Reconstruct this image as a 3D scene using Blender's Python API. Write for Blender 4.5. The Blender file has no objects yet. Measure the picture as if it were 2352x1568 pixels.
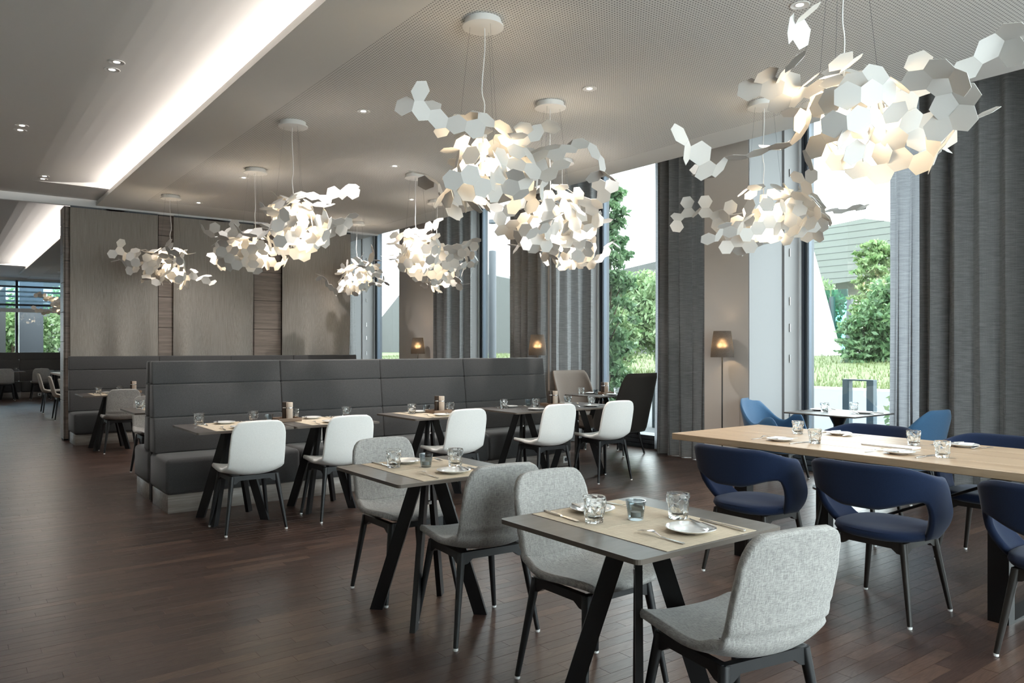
import bpy, bmesh, math, random
import numpy as np
from mathutils import Vector, Matrix
random.seed(7); rng = np.random.default_rng(7)
PI = math.pi
SC = bpy.context.scene
COL = SC.collection
# ------------------------------------------------------------------ camera
HC = 1.36
YAW = math.radians(53.0281)            # angle between the view and the +X axis (towards the windows)
cam = bpy.data.cameras.new('camera'); co = bpy.data.objects.new('camera', cam); COL.objects.link(co)
cam.sensor_fit = 'HORIZONTAL'; cam.sensor_width = 36; cam.lens = 1757/2352*36
cam.shift_y = 16/2352; cam.clip_start = .05; cam.clip_end = 500
co.location = (0, 0, HC); co.rotation_euler = (PI/2, 0, -(PI/2-YAW))
SC.camera = co
# ------------------------------------------------------------------ world (bright overcast sky)
W = bpy.data.worlds.new('sky'); SC.world = W; W.use_nodes = True
bg = W.node_tree.nodes['Background']
bg.inputs[0].default_value = (.935, .97, 1, 1); bg.inputs[1].default_value = 2.5
# ------------------------------------------------------------------ view
SC.view_settings.view_transform = 'Standard'; SC.view_settings.look = 'None'
SC.view_settings.exposure = 2.05; SC.view_settings.gamma = 1; SC.view_settings.use_curve_mapping = False
SC.cycles.use_denoising = True
SC.cycles.max_bounces = 10; SC.cycles.diffuse_bounces = 5; SC.cycles.transparent_max_bounces = 16
SC.cycles.caustics_reflective = False; SC.cycles.caustics_refractive = False
SC.cycles.sample_clamp_indirect = 4
LAMP_W = 1.25; DOWN_W = 44; COVE_W = 2.2

def area_light(name, loc, direction, sx, sy, energy, color, parent=None):
    l = bpy.data.lights.new(name, 'AREA'); l.shape = 'RECTANGLE'; l.size = sx; l.size_y = sy
    l.energy = energy; l.color = color
    o = bpy.data.objects.new(name, l); COL.objects.link(o); o.location = loc
    o.rotation_euler = Vector(direction).to_track_quat('-Z', 'Y').to_euler()
    if parent: o.parent = parent
    return o
# the LED strips hidden behind the lip of the lowered ceiling (long axis of the light = local Y)
def cove_strip(y0, y1, e=1):
    o = area_light('cove_light', (2.12, (y0+y1)/2, 3.567), (-1, 0, .42), .03, y1-y0, e*COVE_W*(y1-y0), (1, .92, .85))
    o.rotation_euler = Matrix(((0, 0, 1), (0, 1, 0), (-1, 0, 0))).to_euler()
    m = Matrix((Vector((.2, 0, 1)).normalized(), Vector((0, 1, 0)), Vector((1, 0, -.2)).normalized())).transposed()
    o.rotation_euler = m.to_euler()
cove_strip(-1.5, 11.85); cove_strip(13.7, 24.3, 3.2)

# ------------------------------------------------------------------ materials
def nt(name):
    m = bpy.data.materials.new(name); m.use_nodes = True
    t = m.node_tree; return m, t, t.nodes, t.links, t.nodes['Principled BSDF']
def mat(name, col, rough=.5, metal=0, spec=.5, emit=None, es=0, coat=0, sheen=0):
    m, t, n, l, p = nt(name)
    p.inputs['Base Color'].default_value = (*col, 1); p.inputs['Roughness'].default_value = rough
    p.inputs['Metallic'].default_value = metal; p.inputs['Specular IOR Level'].default_value = spec
    p.inputs['Coat Weight'].default_value = coat; p.inputs['Sheen Weight'].default_value = sheen
    if emit: p.inputs['Emission Color'].default_value = (*emit, 1); p.inputs['Emission Strength'].default_value = es
    return m
def node(n, kind, **kw):
    x = n.new(kind)
    for k, v in kw.items(): setattr(x, k, v)
    return x
def math_n(t, op, a, b=None, c=None):
    x = t.nodes.new('ShaderNodeMath'); x.operation = op
    for i, v in enumerate((a, b, c)):
        if v is None: continue
        if isinstance(v, (int, float)): x.inputs[i].default_value = v
        else: t.links.new(v, x.inputs[i])
    return x.outputs[0]
def ramp(t, fac, stops):
    r = t.nodes.new('ShaderNodeValToRGB'); t.links.new(fac, r.inputs[0])
    e = r.color_ramp.elements
    while len(e) < len(stops): e.new(.5)
    for i, (p, c) in enumerate(stops): e[i].position = p; e[i].color = (*c, 1)
    return r.outputs[0]
def coords(t, scale, kind='Object', rot=(0, 0, 0)):
    tc = t.nodes.new('ShaderNodeTexCoord'); mp = t.nodes.new('ShaderNodeMapping')
    t.links.new(tc.outputs[kind], mp.inputs[0]); mp.inputs['Scale'].default_value = scale
    mp.inputs['Rotation'].default_value = rot
    return mp.outputs[0]
def noise(t, vec, scale=1, detail=2, dist=0):
    x = t.nodes.new('ShaderNodeTexNoise'); t.links.new(vec, x.inputs['Vector'])
    x.inputs['Scale'].default_value = scale; x.inputs['Detail'].default_value = detail
    x.inputs['Distortion'].default_value = dist
    return x.outputs['Fac']
def bump(t, p, h, strength=.2, dist=.002):
    b = t.nodes.new('ShaderNodeBump'); b.inputs['Strength'].default_value = strength; b.inputs['Distance'].default_value = dist
    t.links.new(h, b.inputs['Height']); t.links.new(b.outputs[0], p.inputs['Normal'])
def fabric(name, lo, hi, fine=480, long=45, rough=.95, sheen=.15, bs=.25, trans=0, mode='shell'):
    """woven cloth: slubby threads in two directions plus fine grain"""
    m, t, n, l, p = nt(name)
    if mode == 'shell': va, vb = (long, fine, fine), (fine, long, long)          # weft along x, warp along the profile
    elif mode == 'hang': va, vb = (long, long, fine), (fine*1.5, fine*1.5, long*.25)   # horizontal slubs on hanging cloth
    else: va, vb = (long, long, fine), (fine, fine, long*.05)                     # vertical threads
    a = noise(t, coords(t, va), 1, 2); b = noise(t, coords(t, vb), 1, 2)
    c = noise(t, coords(t, (fine*1.3,)*3), 1, 1)
    wa, wb = {'shell': (.36, .36), 'hang': (.56, .18), 'wall': (.16, .56)}[mode]
    f = math_n(t, 'ADD', math_n(t, 'MULTIPLY', a, wa), math_n(t, 'MULTIPLY', b, wb))
    f = math_n(t, 'ADD', f, math_n(t, 'MULTIPLY', c, 1-wa-wb))
    colr = ramp(t, f, [(.38, lo), (.62, hi)])
    l.new(colr, p.inputs['Base Color']); p.inputs['Roughness'].default_value = rough
    p.inputs['Sheen Weight'].default_value = sheen; p.inputs['Specular IOR Level'].default_value = .2
    bump(t, p, f, bs, .001)
    if trans:
        tr = n.new('ShaderNodeBsdfTranslucent'); l.new(colr, tr.inputs[0])
        mx = n.new('ShaderNodeMixShader'); mx.inputs[0].default_value = trans
        l.new(p.outputs[0], mx.inputs[1]); l.new(tr.outputs[0], mx.inputs[2])
        l.new(mx.outputs[0], n['Material Output'].inputs[0])
    return m
def wood(name, c0, c1, scale=(1.2, 22, 22), rough=.45, rot=(0, 0, 0), bs=.1, coat=0):
    m, t, n, l, p = nt(name)
    v = coords(t, scale, 'Object', rot)
    a = noise(t, v, 1, 6, 1.2); b = noise(t, v, 7, 3, .3)
    f = math_n(t, 'ADD', math_n(t, 'MULTIPLY', a, .7), math_n(t, 'MULTIPLY', b, .3))
    l.new(ramp(t, f, [(.36, c0), (.64, c1)]), p.inputs['Base Color'])
    p.inputs['Roughness'].default_value = rough; p.inputs['Coat Weight'].default_value = coat
    bump(t, p, f, bs, .001)
    return m
M = {}
def floor_mat():
    """strip parquet 70 x 490 mm: every strip gets its own tone and its own grain"""
    m, t, n, l, p = nt('floor_oak')
    g = n.new('ShaderNodeNewGeometry'); s = n.new('ShaderNodeSeparateXYZ'); l.new(g.outputs['Position'], s.inputs[0])
    x, y = s.outputs[0], s.outputs[1]
    row = math_n(t, 'FLOOR', math_n(t, 'DIVIDE', y, .07))
    off = math_n(t, 'MULTIPLY', math_n(t, 'FRACT', math_n(t, 'MULTIPLY', row, .6180339)), .49)
    cell = math_n(t, 'FLOOR', math_n(t, 'DIVIDE', math_n(t, 'ADD', x, off), .49))
    cv = n.new('ShaderNodeCombineXYZ'); l.new(row, cv.inputs[0]); l.new(cell, cv.inputs[1])
    wn = n.new('ShaderNodeTexWhiteNoise'); wn.noise_dimensions = '2D'; l.new(cv.outputs[0], wn.inputs['Vector'])
    h = wn.outputs['Value']
    gv = n.new('ShaderNodeCombineXYZ')
    l.new(math_n(t, 'ADD', math_n(t, 'MULTIPLY', x, 2.2), math_n(t, 'MULTIPLY', h, 57)), gv.inputs[0])
    l.new(math_n(t, 'MULTIPLY', y, 26), gv.inputs[1]); l.new(math_n(t, 'MULTIPLY', h, 31), gv.inputs[2])
    a = noise(t, gv.outputs[0], 1, 3, .8)
    rings = math_n(t, 'FRACT', math_n(t, 'MULTIPLY', a, 9))
    rings = math_n(t, 'ABSOLUTE', math_n(t, 'SUBTRACT', rings, .5))
    pv = n.new('ShaderNodeCombineXYZ')
    l.new(math_n(t, 'MULTIPLY', x, 30), pv.inputs[0]); l.new(math_n(t, 'MULTIPLY', y, 600), pv.inputs[1]); l.new(h, pv.inputs[2])
    pores = noise(t, pv.outputs[0], 1, 2)
    base = ramp(t, h, [(0, (.036, .0195, .0145)), (.5, (.048, .0265, .0195)), (.85, (.06, .034, .025)), (1, (.076, .044, .030))])
    mx = n.new('ShaderNodeMix'); mx.data_type = 'RGBA'; mx.blend_type = 'MULTIPLY'
    mx.inputs['Factor'].default_value = .75; l.new(base, mx.inputs['A'])
    gr = math_n(t, 'ADD', math_n(t, 'MULTIPLY', rings, .9), math_n(t, 'MULTIPLY', pores, .8))
    l.new(ramp(t, gr, [(.3, (.62, .6, .6)), (.8, (1.25, 1.25, 1.26))]), mx.inputs['B'])
    l.new(mx.outputs['Result'], p.inputs['Base Color'])
    l.new(math_n(t, 'ADD', math_n(t, 'MULTIPLY', math_n(t, 'SUBTRACT', 1, gr), .12), .29), p.inputs['Roughness'])
    p.inputs['Specular IOR Level'].default_value = .5
    bump(t, p, gr, .05, .0005)
    return m
M['floor'] = floor_mat()
M['paint'] = mat('paint_ceiling', (.74, .725, .70), .9, spec=.2)
M['pier'] = mat('paint_pier', (0.51, 0.4675, 0.4335), .75, spec=.25)
M['reveal'] = mat('paint_reveal', (.33, .33, .335), .6, spec=.3)
M['paint_lightened'] = mat('upper_ceiling_lightened', (.87, .86, .845), .9, spec=.2)  # ceiling paint made paler: the colour stands in for missing light
M['flap'] = mat('grey_lacquer', (.30, .29, .29), .5)
M['wall'] = mat('paint_wall', (.75, .73, .7), .9, spec=.2)
M['whitep'] = mat('white_paint', (.82, .81, .79), .55)
def perf_mat():
    m, t, n, l, p = nt('perforated_plaster')
    g = n.new('ShaderNodeNewGeometry'); s = n.new('ShaderNodeSeparateXYZ'); l.new(g.outputs['Position'], s.inputs[0])
    fx = math_n(t, 'SUBTRACT', math_n(t, 'FRACT', math_n(t, 'DIVIDE', s.outputs[0], .0235)), .5)
    fy = math_n(t, 'SUBTRACT', math_n(t, 'FRACT', math_n(t, 'DIVIDE', s.outputs[1], .0235)), .5)
    d = math_n(t, 'SQRT', math_n(t, 'ADD', math_n(t, 'MULTIPLY', fx, fx), math_n(t, 'MULTIPLY', fy, fy)))
    l.new(ramp(t, d, [(.19, (.16, .155, .15)), (.24, (.74, .725, .70))]), p.inputs['Base Color'])  # the shade inside the holes is put into the colour as dots
    p.inputs['Roughness'].default_value = .9; p.inputs['Specular IOR Level'].default_value = .2
    bump(t, p, math_n(t, 'MINIMUM', d, .22), .5, .02)
    return m
M['perf'] = perf_mat()
M['grey'] = fabric('grey_melange', (.20, .195, .19), (.47, .455, .435))
M['white'] = fabric('white_leather', (.78, .775, .755), (.85, .845, .825), 300, 90, .6, .05, .05)
M['beige'] = fabric('beige_cloth', (.42, .38, .33), (.55, .50, .44), 300, 60)
M['banq'] = fabric('charcoal_cloth', (0.048, 0.0472, 0.048), (0.084, 0.0832, 0.084), 400, 150, .95, .2, .1)
M['navy'] = fabric('blue_cloth_shaded', (0.0051, 0.0119, 0.0374), (0.0085, 0.01955, 0.05525), 500, 200, .85, .12, .06)  # same blue as the armchairs, darkened: shade worked into the colour
M['blue'] = fabric('blue_cloth_lit', (.03, .085, .17), (.045, .12, .225), 500, 200, .8, .25, .05)  # same blue as the loop chairs, window light worked into the colour
M['brown'] = fabric('brown_cloth', (0.02625, 0.0225, 0.02025), (0.04125, 0.03525, 0.0315), 400, 150, .9, .1, .06)
M['taupe'] = fabric('taupe_cloth', (0.128, 0.1, 0.084), (0.16, 0.128, 0.108), 400, 150, .9, .1, .06)
M['curtain'] = fabric('curtain_slub', (0.1482, 0.1466, 0.1482), (0.2574, 0.2551, 0.2551), 200, 9, .95, .1, .15, trans=.10, mode='hang')
M['sheer'] = fabric('sheer_slub', (0.2312, 0.238, 0.2584), (0.3536, 0.3604, 0.3808), 200, 9, .95, .1, .1, trans=.5, mode='hang')
M['wallcloth'] = fabric('wall_cloth', (.225, .207, .188), (.375, .347, .318), 330, 60, .95, .1, .12, mode='wall')
M['legblack'] = mat('black_stained_ash', (.007, .0075, .009), .42)
M['steel'] = mat('black_steel', (.006, .006, .007), .38, .2)
M['glide'] = mat('white_plastic', (.8, .8, .8), .4)
M['top'] = wood('grey_brown_laminate', (0.07225, 0.06375, 0.0595), (0.1062, 0.0952, 0.08925), (2, 14, 14), .38, bs=.05)
M['topedge'] = mat('laminate_edge', (.10, .08, .065), .6)
M['oak'] = wood('solid_oak', (0.3312, 0.2304, 0.144), (0.4464, 0.3312, 0.2232), (9, .9, 9), .42, bs=.12)
M['greywood'] = wood('grey_walnut', (.165, .13, .108), (.29, .235, .20), (1.3, 20, 26), .5)
M['plinth'] = wood('plinth_wood', (.22, .19, .17), (.36, .32, .29), (1.3, 20, 26), .45)
M['traywood'] = wood('tray_wood', (.16, .10, .065), (.25, .165, .11), (3, 30, 30), .5)
M['millpale'] = wood('pale_beech', (.46, .37, .30), (.62, .52, .43), (20, 20, 3), .5)
M['milldark'] = mat('dark_walnut_mill', (.045, .03, .022), .4)
M['mat'] = fabric('woven_placemat', (.46, .385, .285), (.70, .61, .485), 420, 16, .8, 0, .3)
M['china'] = mat('white_china', (.83, .83, .82), .12, coat=.3)
M['cutlery'] = mat('polished_steel', (.72, .71, .70), .2, 1)
M['chrome'] = mat('chrome', (.75, .75, .76), .15, 1)
M['napkin'] = mat('paper_napkin', (.78, .78, .79), .9)
M['alu'] = mat('grey_aluminium', (.075, .085, .10), .45, .3)
M['alud'] = mat('dark_aluminium', (.10, .13, .17), .4, .3)
M['aluw'] = mat('white_aluminium', (.85, .86, .87), .4)
M['black'] = mat('black', (.01, .01, .01), .6)
M['shell'] = mat('lamp_petal_white', (0.666, 0.6525, 0.63), .5, spec=.3)
M['bulb'] = mat('glowing_bulb', (1, .9, .75), .5, emit=(1, .78, .5), es=12)
M['led'] = mat('downlight_led', (1, 1, 1), .4, emit=(1, .95, .88), es=5)
M['candle'] = mat('candle_wax', (.75, .72, .66), .6)
def glass_mat(name, tint, ior=1.45, rough=0):
    m, t, n, l, p = nt(name)
    p.inputs['Base Color'].default_value = (*tint, 1); p.inputs['Transmission Weight'].default_value = 1
    p.inputs['Roughness'].default_value = rough; p.inputs['IOR'].default_value = ior
    return m
def thin_glass(name, tint, gloss=1.0):
    m, t, n, l, p = nt(name); n.remove(p)
    tr = n.new('ShaderNodeBsdfTransparent'); tr.inputs[0].default_value = (*tint, 1)
    gl = n.new('ShaderNodeBsdfGlossy'); gl.inputs['Roughness'].default_value = .01
    fr = n.new('ShaderNodeFresnel'); g = n.new('ShaderNodeNewGeometry')
    l.new(math_n(t, 'SUBTRACT', 1.5, math_n(t, 'MULTIPLY', g.outputs['Backfacing'], 1.5-1/1.5)), fr.inputs[0])
    mx = n.new('ShaderNodeMixShader'); l.new(math_n(t, 'MULTIPLY', fr.outputs[0], gloss), mx.inputs[0])
    l.new(tr.outputs[0], mx.inputs[1]); l.new(gl.outputs[0], mx.inputs[2]); l.new(mx.outputs[0], n['Material Output'].inputs[0])
    return m
M['tumbler'] = glass_mat('clear_glass', (.98, .99, .99), 1.4)
_t = M['tumbler'].node_tree; _n = _t.nodes; _mx = _n.new('ShaderNodeMixShader'); _mx.inputs[0].default_value = .12
_tr = _n.new('ShaderNodeBsdfTransparent'); _tr.inputs[0].default_value = (.97, .985, .985, 1)
_t.links.new(_n['Principled BSDF'].outputs[0], _mx.inputs[1]); _t.links.new(_tr.outputs[0], _mx.inputs[2]); _t.links.new(_mx.outputs[0], _n['Material Output'].inputs[0])
M['votive'] = thin_glass('smoke_glass', (.68, .72, .74), 1.8)
M['pane'] = thin_glass('window_glass', (.90, .95, .945), 1.5)
M['panegreen'] = thin_glass('green_glass', (.35, .68, .62), 1)
M['paneblue'] = thin_glass('pale_blue_glass', (.68, .84, .92), 1.2)
def shade_mat():
    """dark woven shade: the lamp glows through where one looks towards it"""
    m, t, n, l, p = nt('grey_lampshade')
    f = noise(t, coords(t, (300, 300, 300)), 1, 2)
    l.new(ramp(t, f, [(.35, (.05, .048, .047)), (.65, (.11, .105, .10))]), p.inputs['Base Color']); p.inputs['Roughness'].default_value = .95
    tr = n.new('ShaderNodeBsdfRefraction'); tr.inputs['Roughness'].default_value = .8; tr.inputs['IOR'].default_value = 1.3
    l.new(ramp(t, f, [(.35, (.12, .09, .06)), (.65, (.42, .32, .22))]), tr.inputs[0])
    mx = n.new('ShaderNodeMixShader'); mx.inputs[0].default_value = .16
    tl = n.new('ShaderNodeBsdfTranslucent'); tl.inputs[0].default_value = (.19, .15, .115, 1)
    m2 = n.new('ShaderNodeMixShader'); m2.inputs[0].default_value = .14; l.new(p.outputs[0], m2.inputs[1]); l.new(tl.outputs[0], m2.inputs[2])
    l.new(m2.outputs[0], mx.inputs[1]); l.new(tr.outputs[0], mx.inputs[2]); l.new(mx.outputs[0], n['Material Output'].inputs[0])
    return m
M['shade'] = shade_mat()
def leaf_mat(name, a, b):
    m, t, n, l, p = nt(name)
    g = n.new('ShaderNodeNewGeometry')
    c = ramp(t, g.outputs['Random Per Island'], [(0, a), (1, b)])
    l.new(c, p.inputs['Base Color']); p.inputs['Roughness'].default_value = .5
    tr = n.new('ShaderNodeBsdfTranslucent'); l.new(c, tr.inputs[0])
    mx = n.new('ShaderNodeMixShader'); mx.inputs[0].default_value = .35
    l.new(p.outputs[0], mx.inputs[1]); l.new(tr.outputs[0], mx.inputs[2]); l.new(mx.outputs[0], n['Material Output'].inputs[0])
    return m
M['leaf'] = leaf_mat('leaf_green', (0.08568, 0.1775, 0.05508), (0.257, 0.3427, 0.1591))
M['leafdark'] = leaf_mat('leaf_deep_green', (0.05508, 0.1285, 0.05508), (0.1591, 0.257, 0.1224))
M['leafpale'] = leaf_mat('leaf_pale_green', (0.1346, 0.2326, 0.09792), (0.2754, 0.355, 0.1958))
M['bark'] = mat('bark', (.10, .075, .05), .9)
def grass_mat():
    m, t, n, l, p = nt('lawn')
    f = noise(t, coords(t, (3, 3, 3)), 1, 8)
    l.new(ramp(t, f, [(.3, (.072, .098, .034)), (.7, (.125, .15, .062))]), p.inputs['Base Color']); p.inputs['Roughness'].default_value = .9
    return m
M['lawn'] = grass_mat()
M['blade'] = leaf_mat('grass_blade', (.078, .11, .032), (.145, .175, .07))
M['paving'] = mat('pale_paving', (0.05952, 0.06547, 0.07341), .8)
M['curb'] = mat('pale_concrete', (0.504, 0.504, 0.483), .8)
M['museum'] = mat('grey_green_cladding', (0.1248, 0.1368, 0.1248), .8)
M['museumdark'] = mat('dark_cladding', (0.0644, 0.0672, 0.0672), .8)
M['white_render'] = mat('white_render', (0.6, 0.6075, 0.6225), .8)
M['post'] = mat('grey_blue_post', (.075, .083, .096), .6)
M['stand'] = mat('grey_blue_steel', (.05, .075, .092), .5)

# ------------------------------------------------------------------ mesh builder
class MB:
    def __init__(s): s.v = []; s.f = []; s.mi = []; s.cur = 0
    def add(s, vs, fs):
        o = len(s.v); s.v += [tuple(x) for x in vs]; s.f += [tuple(i+o for i in q) for q in fs]; s.mi += [s.cur]*len(fs); return s
    def box(s, x0, x1, y0, y1, z0, z1):
        vs = [(x, y, z) for z in (z0, z1) for y in (y0, y1) for x in (x0, x1)]
        return s.add(vs, [(0, 2, 3, 1), (4, 5, 7, 6), (0, 1, 5, 4), (2, 6, 7, 3), (0, 4, 6, 2), (1, 3, 7, 5)])
    def rbox(s, x0, x1, y0, y1, z0, z1, r=.01, seg=2):
        b = bmesh.new(); bmesh.ops.create_cube(b, size=1)
        for v in b.verts: v.co = ((x0+x1)/2+v.co.x*(x1-x0), (y0+y1)/2+v.co.y*(y1-y0), (z0+z1)/2+v.co.z*(z1-z0))
        bmesh.ops.bevel(b, geom=b.edges[:], offset=r, segments=seg, affect='EDGES', profile=.5)
        b.verts.index_update()
        s.add([v.co[:] for v in b.verts], [tuple(v.index for v in f.verts) for f in b.faces]); b.free(); return s
    def bar(s, p0, p1, w, t, side):
        """flat bar from p0 to p1: w across the direction 'side', t across the rest; ends cut level"""
        p0, p1 = Vector(p0), Vector(p1); sd = Vector(side).normalized(); d = (p1-p0).normalized(); n = d.cross(sd).normalized()
        vs = [p + sd*a*w/2 + n*b*t/2 for p in (p0, p1) for a, b in ((-1, -1), (1, -1), (1, 1), (-1, 1))]
        return s.add(vs, [(3, 2, 1, 0), (4, 5, 6, 7), (0, 1, 5, 4), (1, 2, 6, 5), (2, 3, 7, 6), (3, 0, 4, 7)])
    def tube(s, pts, r, n=8, cap=True):
        pts = [Vector(p) for p in pts]; rs = r if isinstance(r, (list, tuple)) else [r]*len(pts)
        vs = []; fs = []; up = Vector((0, 0, 1))
        for i, p in enumerate(pts):
            d = (pts[min(i+1, len(pts)-1)]-pts[max(i-1, 0)]).normalized()
            a = d.cross(up if abs(d.z) < .95 else Vector((1, 0, 0))).normalized(); b = d.cross(a)
            vs += [p + a*rs[i]*math.cos(2*PI*k/n) + b*rs[i]*math.sin(2*PI*k/n) for k in range(n)]
        for i in range(len(pts)-1):
            fs += [(i*n+k, i*n+(k+1) % n, (i+1)*n+(k+1) % n, (i+1)*n+k) for k in range(n)]
        if cap: fs += [tuple(range(n))[::-1], tuple((len(pts)-1)*n+k for k in range(n))]
        return s.add(vs, fs)
    def lathe(s, prof, n=24, c=(0, 0, 0), close=False, caps=True):
        vs = []; fs = []
        for r, z in prof: vs += [(c[0]+r*math.cos(2*PI*k/n), c[1]+r*math.sin(2*PI*k/n), c[2]+z) for k in range(n)]
        m = len(prof)
        for i in range(m if close else m-1):
            j = (i+1) % m
            fs += [(i*n+k, i*n+(k+1) % n, j*n+(k+1) % n, j*n+k) for k in range(n)]
        if not close and caps:
            if prof[0][0] > 1e-4: fs.append(tuple(range(n))[::-1])
            if prof[-1][0] > 1e-4: fs.append(tuple((m-1)*n+k for k in range(n)))
        return s.add(vs, fs)
    def grid(s, fn, nu, nv, closed_u=False):
        vs = [fn(i/nu, j/nv) for j in range(nv+1) for i in range(nu+(0 if closed_u else 1))]
        w = nu if closed_u else nu+1
        fs = [(j*w+i, j*w+(i+1) % w, (j+1)*w+(i+1) % w, (j+1)*w+i) for j in range(nv) for i in range(nu)]
        return s.add(vs, fs)
    def prism(s, poly, a0, a1, axis='x'):
        """polygon (u, z) extruded along x or y between a0 and a1"""
        f3 = (lambda u, z, a: (a, u, z)) if axis == 'x' else (lambda u, z, a: (u, a, z))
        n = len(poly); vs = [f3(u, z, a) for a in (a0, a1) for u, z in poly]
        fs = [(i, (i+1) % n, n+(i+1) % n, n+i) for i in range(n)] + [tuple(range(n))[::-1], tuple(range(n, 2*n))]
        return s.add(vs, fs)
    def mesh(s, name, mats, smooth=False, sharp=None):
        me = bpy.data.meshes.new(name); me.from_pydata(s.v, [], s.f)
        for m in (mats if isinstance(mats, (list, tuple)) else [mats]): me.materials.append(m)
        if any(s.mi): me.polygons.foreach_set('material_index', s.mi)
        b = bmesh.new(); b.from_mesh(me); bmesh.ops.recalc_face_normals(b, faces=b.faces); b.to_mesh(me); b.free()
        if smooth:
            me.shade_smooth()
            if sharp: me.set_sharp_from_angle(angle=math.radians(sharp))
        return me
    def build(s, name, mats, parent=None, smooth=False, sharp=None, loc=None):
        return link(name, s.mesh(name, mats, smooth, sharp), parent, loc)
def link(name, me, parent=None, loc=None, rot=None):
    o = bpy.data.objects.new(name, me); COL.objects.link(o)
    if parent: o.parent = parent
    if loc is not None: o.location = loc
    if rot is not None: o.rotation_euler = rot
    return o
def tag(o, label, cat, group=None):
    o['label'] = label; o['category'] = cat
    if group: o['group'] = group
    return o
def thing(name, label, cat, loc=(0, 0, 0), rz=0, group=None):
    o = bpy.data.objects.new(name, None); COL.objects.link(o); o.empty_display_size = .1
    o.location = loc; o.rotation_euler = (0, 0, rz)
    return tag(o, label, cat, group)
def struct(o): o['kind'] = 'structure'; return o
KIDS = {}
def kids(o):
    return [c for c in o.children]
def dup(root, loc, rz, label, group=None, mats=None):
    """copy a thing with its parts and sub-parts; the mesh data stay shared"""
    r = root.copy(); COL.objects.link(r); r.location = loc; r.rotation_euler = (0, 0, rz); r['label'] = label
    if group: r['group'] = group
    for ch in PROTO[root.name]:
        c = ch[0].copy(); COL.objects.link(c); c.parent = r
        for g in ch[1]:
            d = g.copy(); COL.objects.link(d); d.parent = c
    return r
PROTO = {}
def remember(root):
    PROTO[root.name] = [(c, list(c.children)) for c in root.children]
    return root
USED = set()
def place(proto, loc, rz, label, group=None):
    """first use moves the original, later uses copy it"""
    if proto.name not in USED:
        USED.add(proto.name); proto.location = loc; proto.rotation_euler = (0, 0, rz); proto['label'] = label
        if group: proto['group'] = group
        return proto
    return dup(proto, loc, rz, label, group)

# ================================================================== THE SETTING
XE = 6.65                # window-side edge of the lowered ceiling
XP = 7.0                 # front of the wall piers
XG = 7.97                # glass line
CH = 3.5                 # lowered ceiling
# ---- floor: base slab plus parquet strips (70 x 490 mm)
fl = struct(MB().box(-3.2, 7.78, -1.7, 29, -.12, -.006).build('floor', mat('floor_screed', (.03, .02, .015), .8)))
PW, PL = .07, .49
CAMF = (math.cos(YAW), math.sin(YAW)); CAMR = (math.sin(YAW), -math.cos(YAW))
def project(x, y, z):
    d = CAMF[0]*x+CAMF[1]*y
    if d < .3: return None
    return 1176+1757*(CAMR[0]*x+CAMR[1]*y)/d, 800-1757*(z-HC)/d, d
def strip_verts(x0, x1, y0, y1, dz):
    e = .0009; zt = dz; zb = -.006
    return [(x0, y0, zb), (x1, y0, zb), (x1, y1, zb), (x0, y1, zb), (x0+e, y0+e, zt), (x1-e, y0+e, zt), (x1-e, y1-e, zt), (x0+e, y1-e, zt)]
SF = [(4, 5, 6, 7), (0, 1, 5, 4), (1, 2, 6, 5), (2, 3, 7, 6), (3, 0, 4, 7)]
near = []; rest = MB()
for row in range(-50, 412):
    y0 = row*PW; off = math.fmod(row*.6180339, 1.0)
    off = (off+1 if off < 0 else off)*PL
    for cell in range(-7, 18):
        x0 = cell*PL-off; x1 = x0+PL
        if x1 > 7.78 or x0 < -3.2: x0 = max(x0, -3.2); x1 = min(x1, 7.78)
        if x1-x0 < .02: continue
        q = project((x0+x1)/2, y0+PW/2, 0)
        if q and -20 < q[0] < 2372 and 1000 < q[1] < 1580: near.append((q[2], x0, x1, y0, y0+PW))
        else: near.append((99+random.random(), x0, x1, y0, y0+PW))
near.sort()
PLK = MB(); PLK.add(strip_verts(-PL/2, PL/2, -PW/2, PW/2, 0), SF); plank_me = PLK.mesh('plank', M['floor'])
for i, (d, x0, x1, y0, y1) in enumerate(near):
    if i < 300 and abs(x1-x0-PL) < 1e-4:
        link('plank', plank_me, fl, ((x0+x1)/2, (y0+y1)/2, random.uniform(-.0003, .0003)))
    else: rest.add(strip_verts(x0, x1, y0, y1, random.uniform(-.0003, .0003)), SF)
o = rest.build('planks', M['floor'], fl); o['kind'] = 'stuff'

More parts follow.
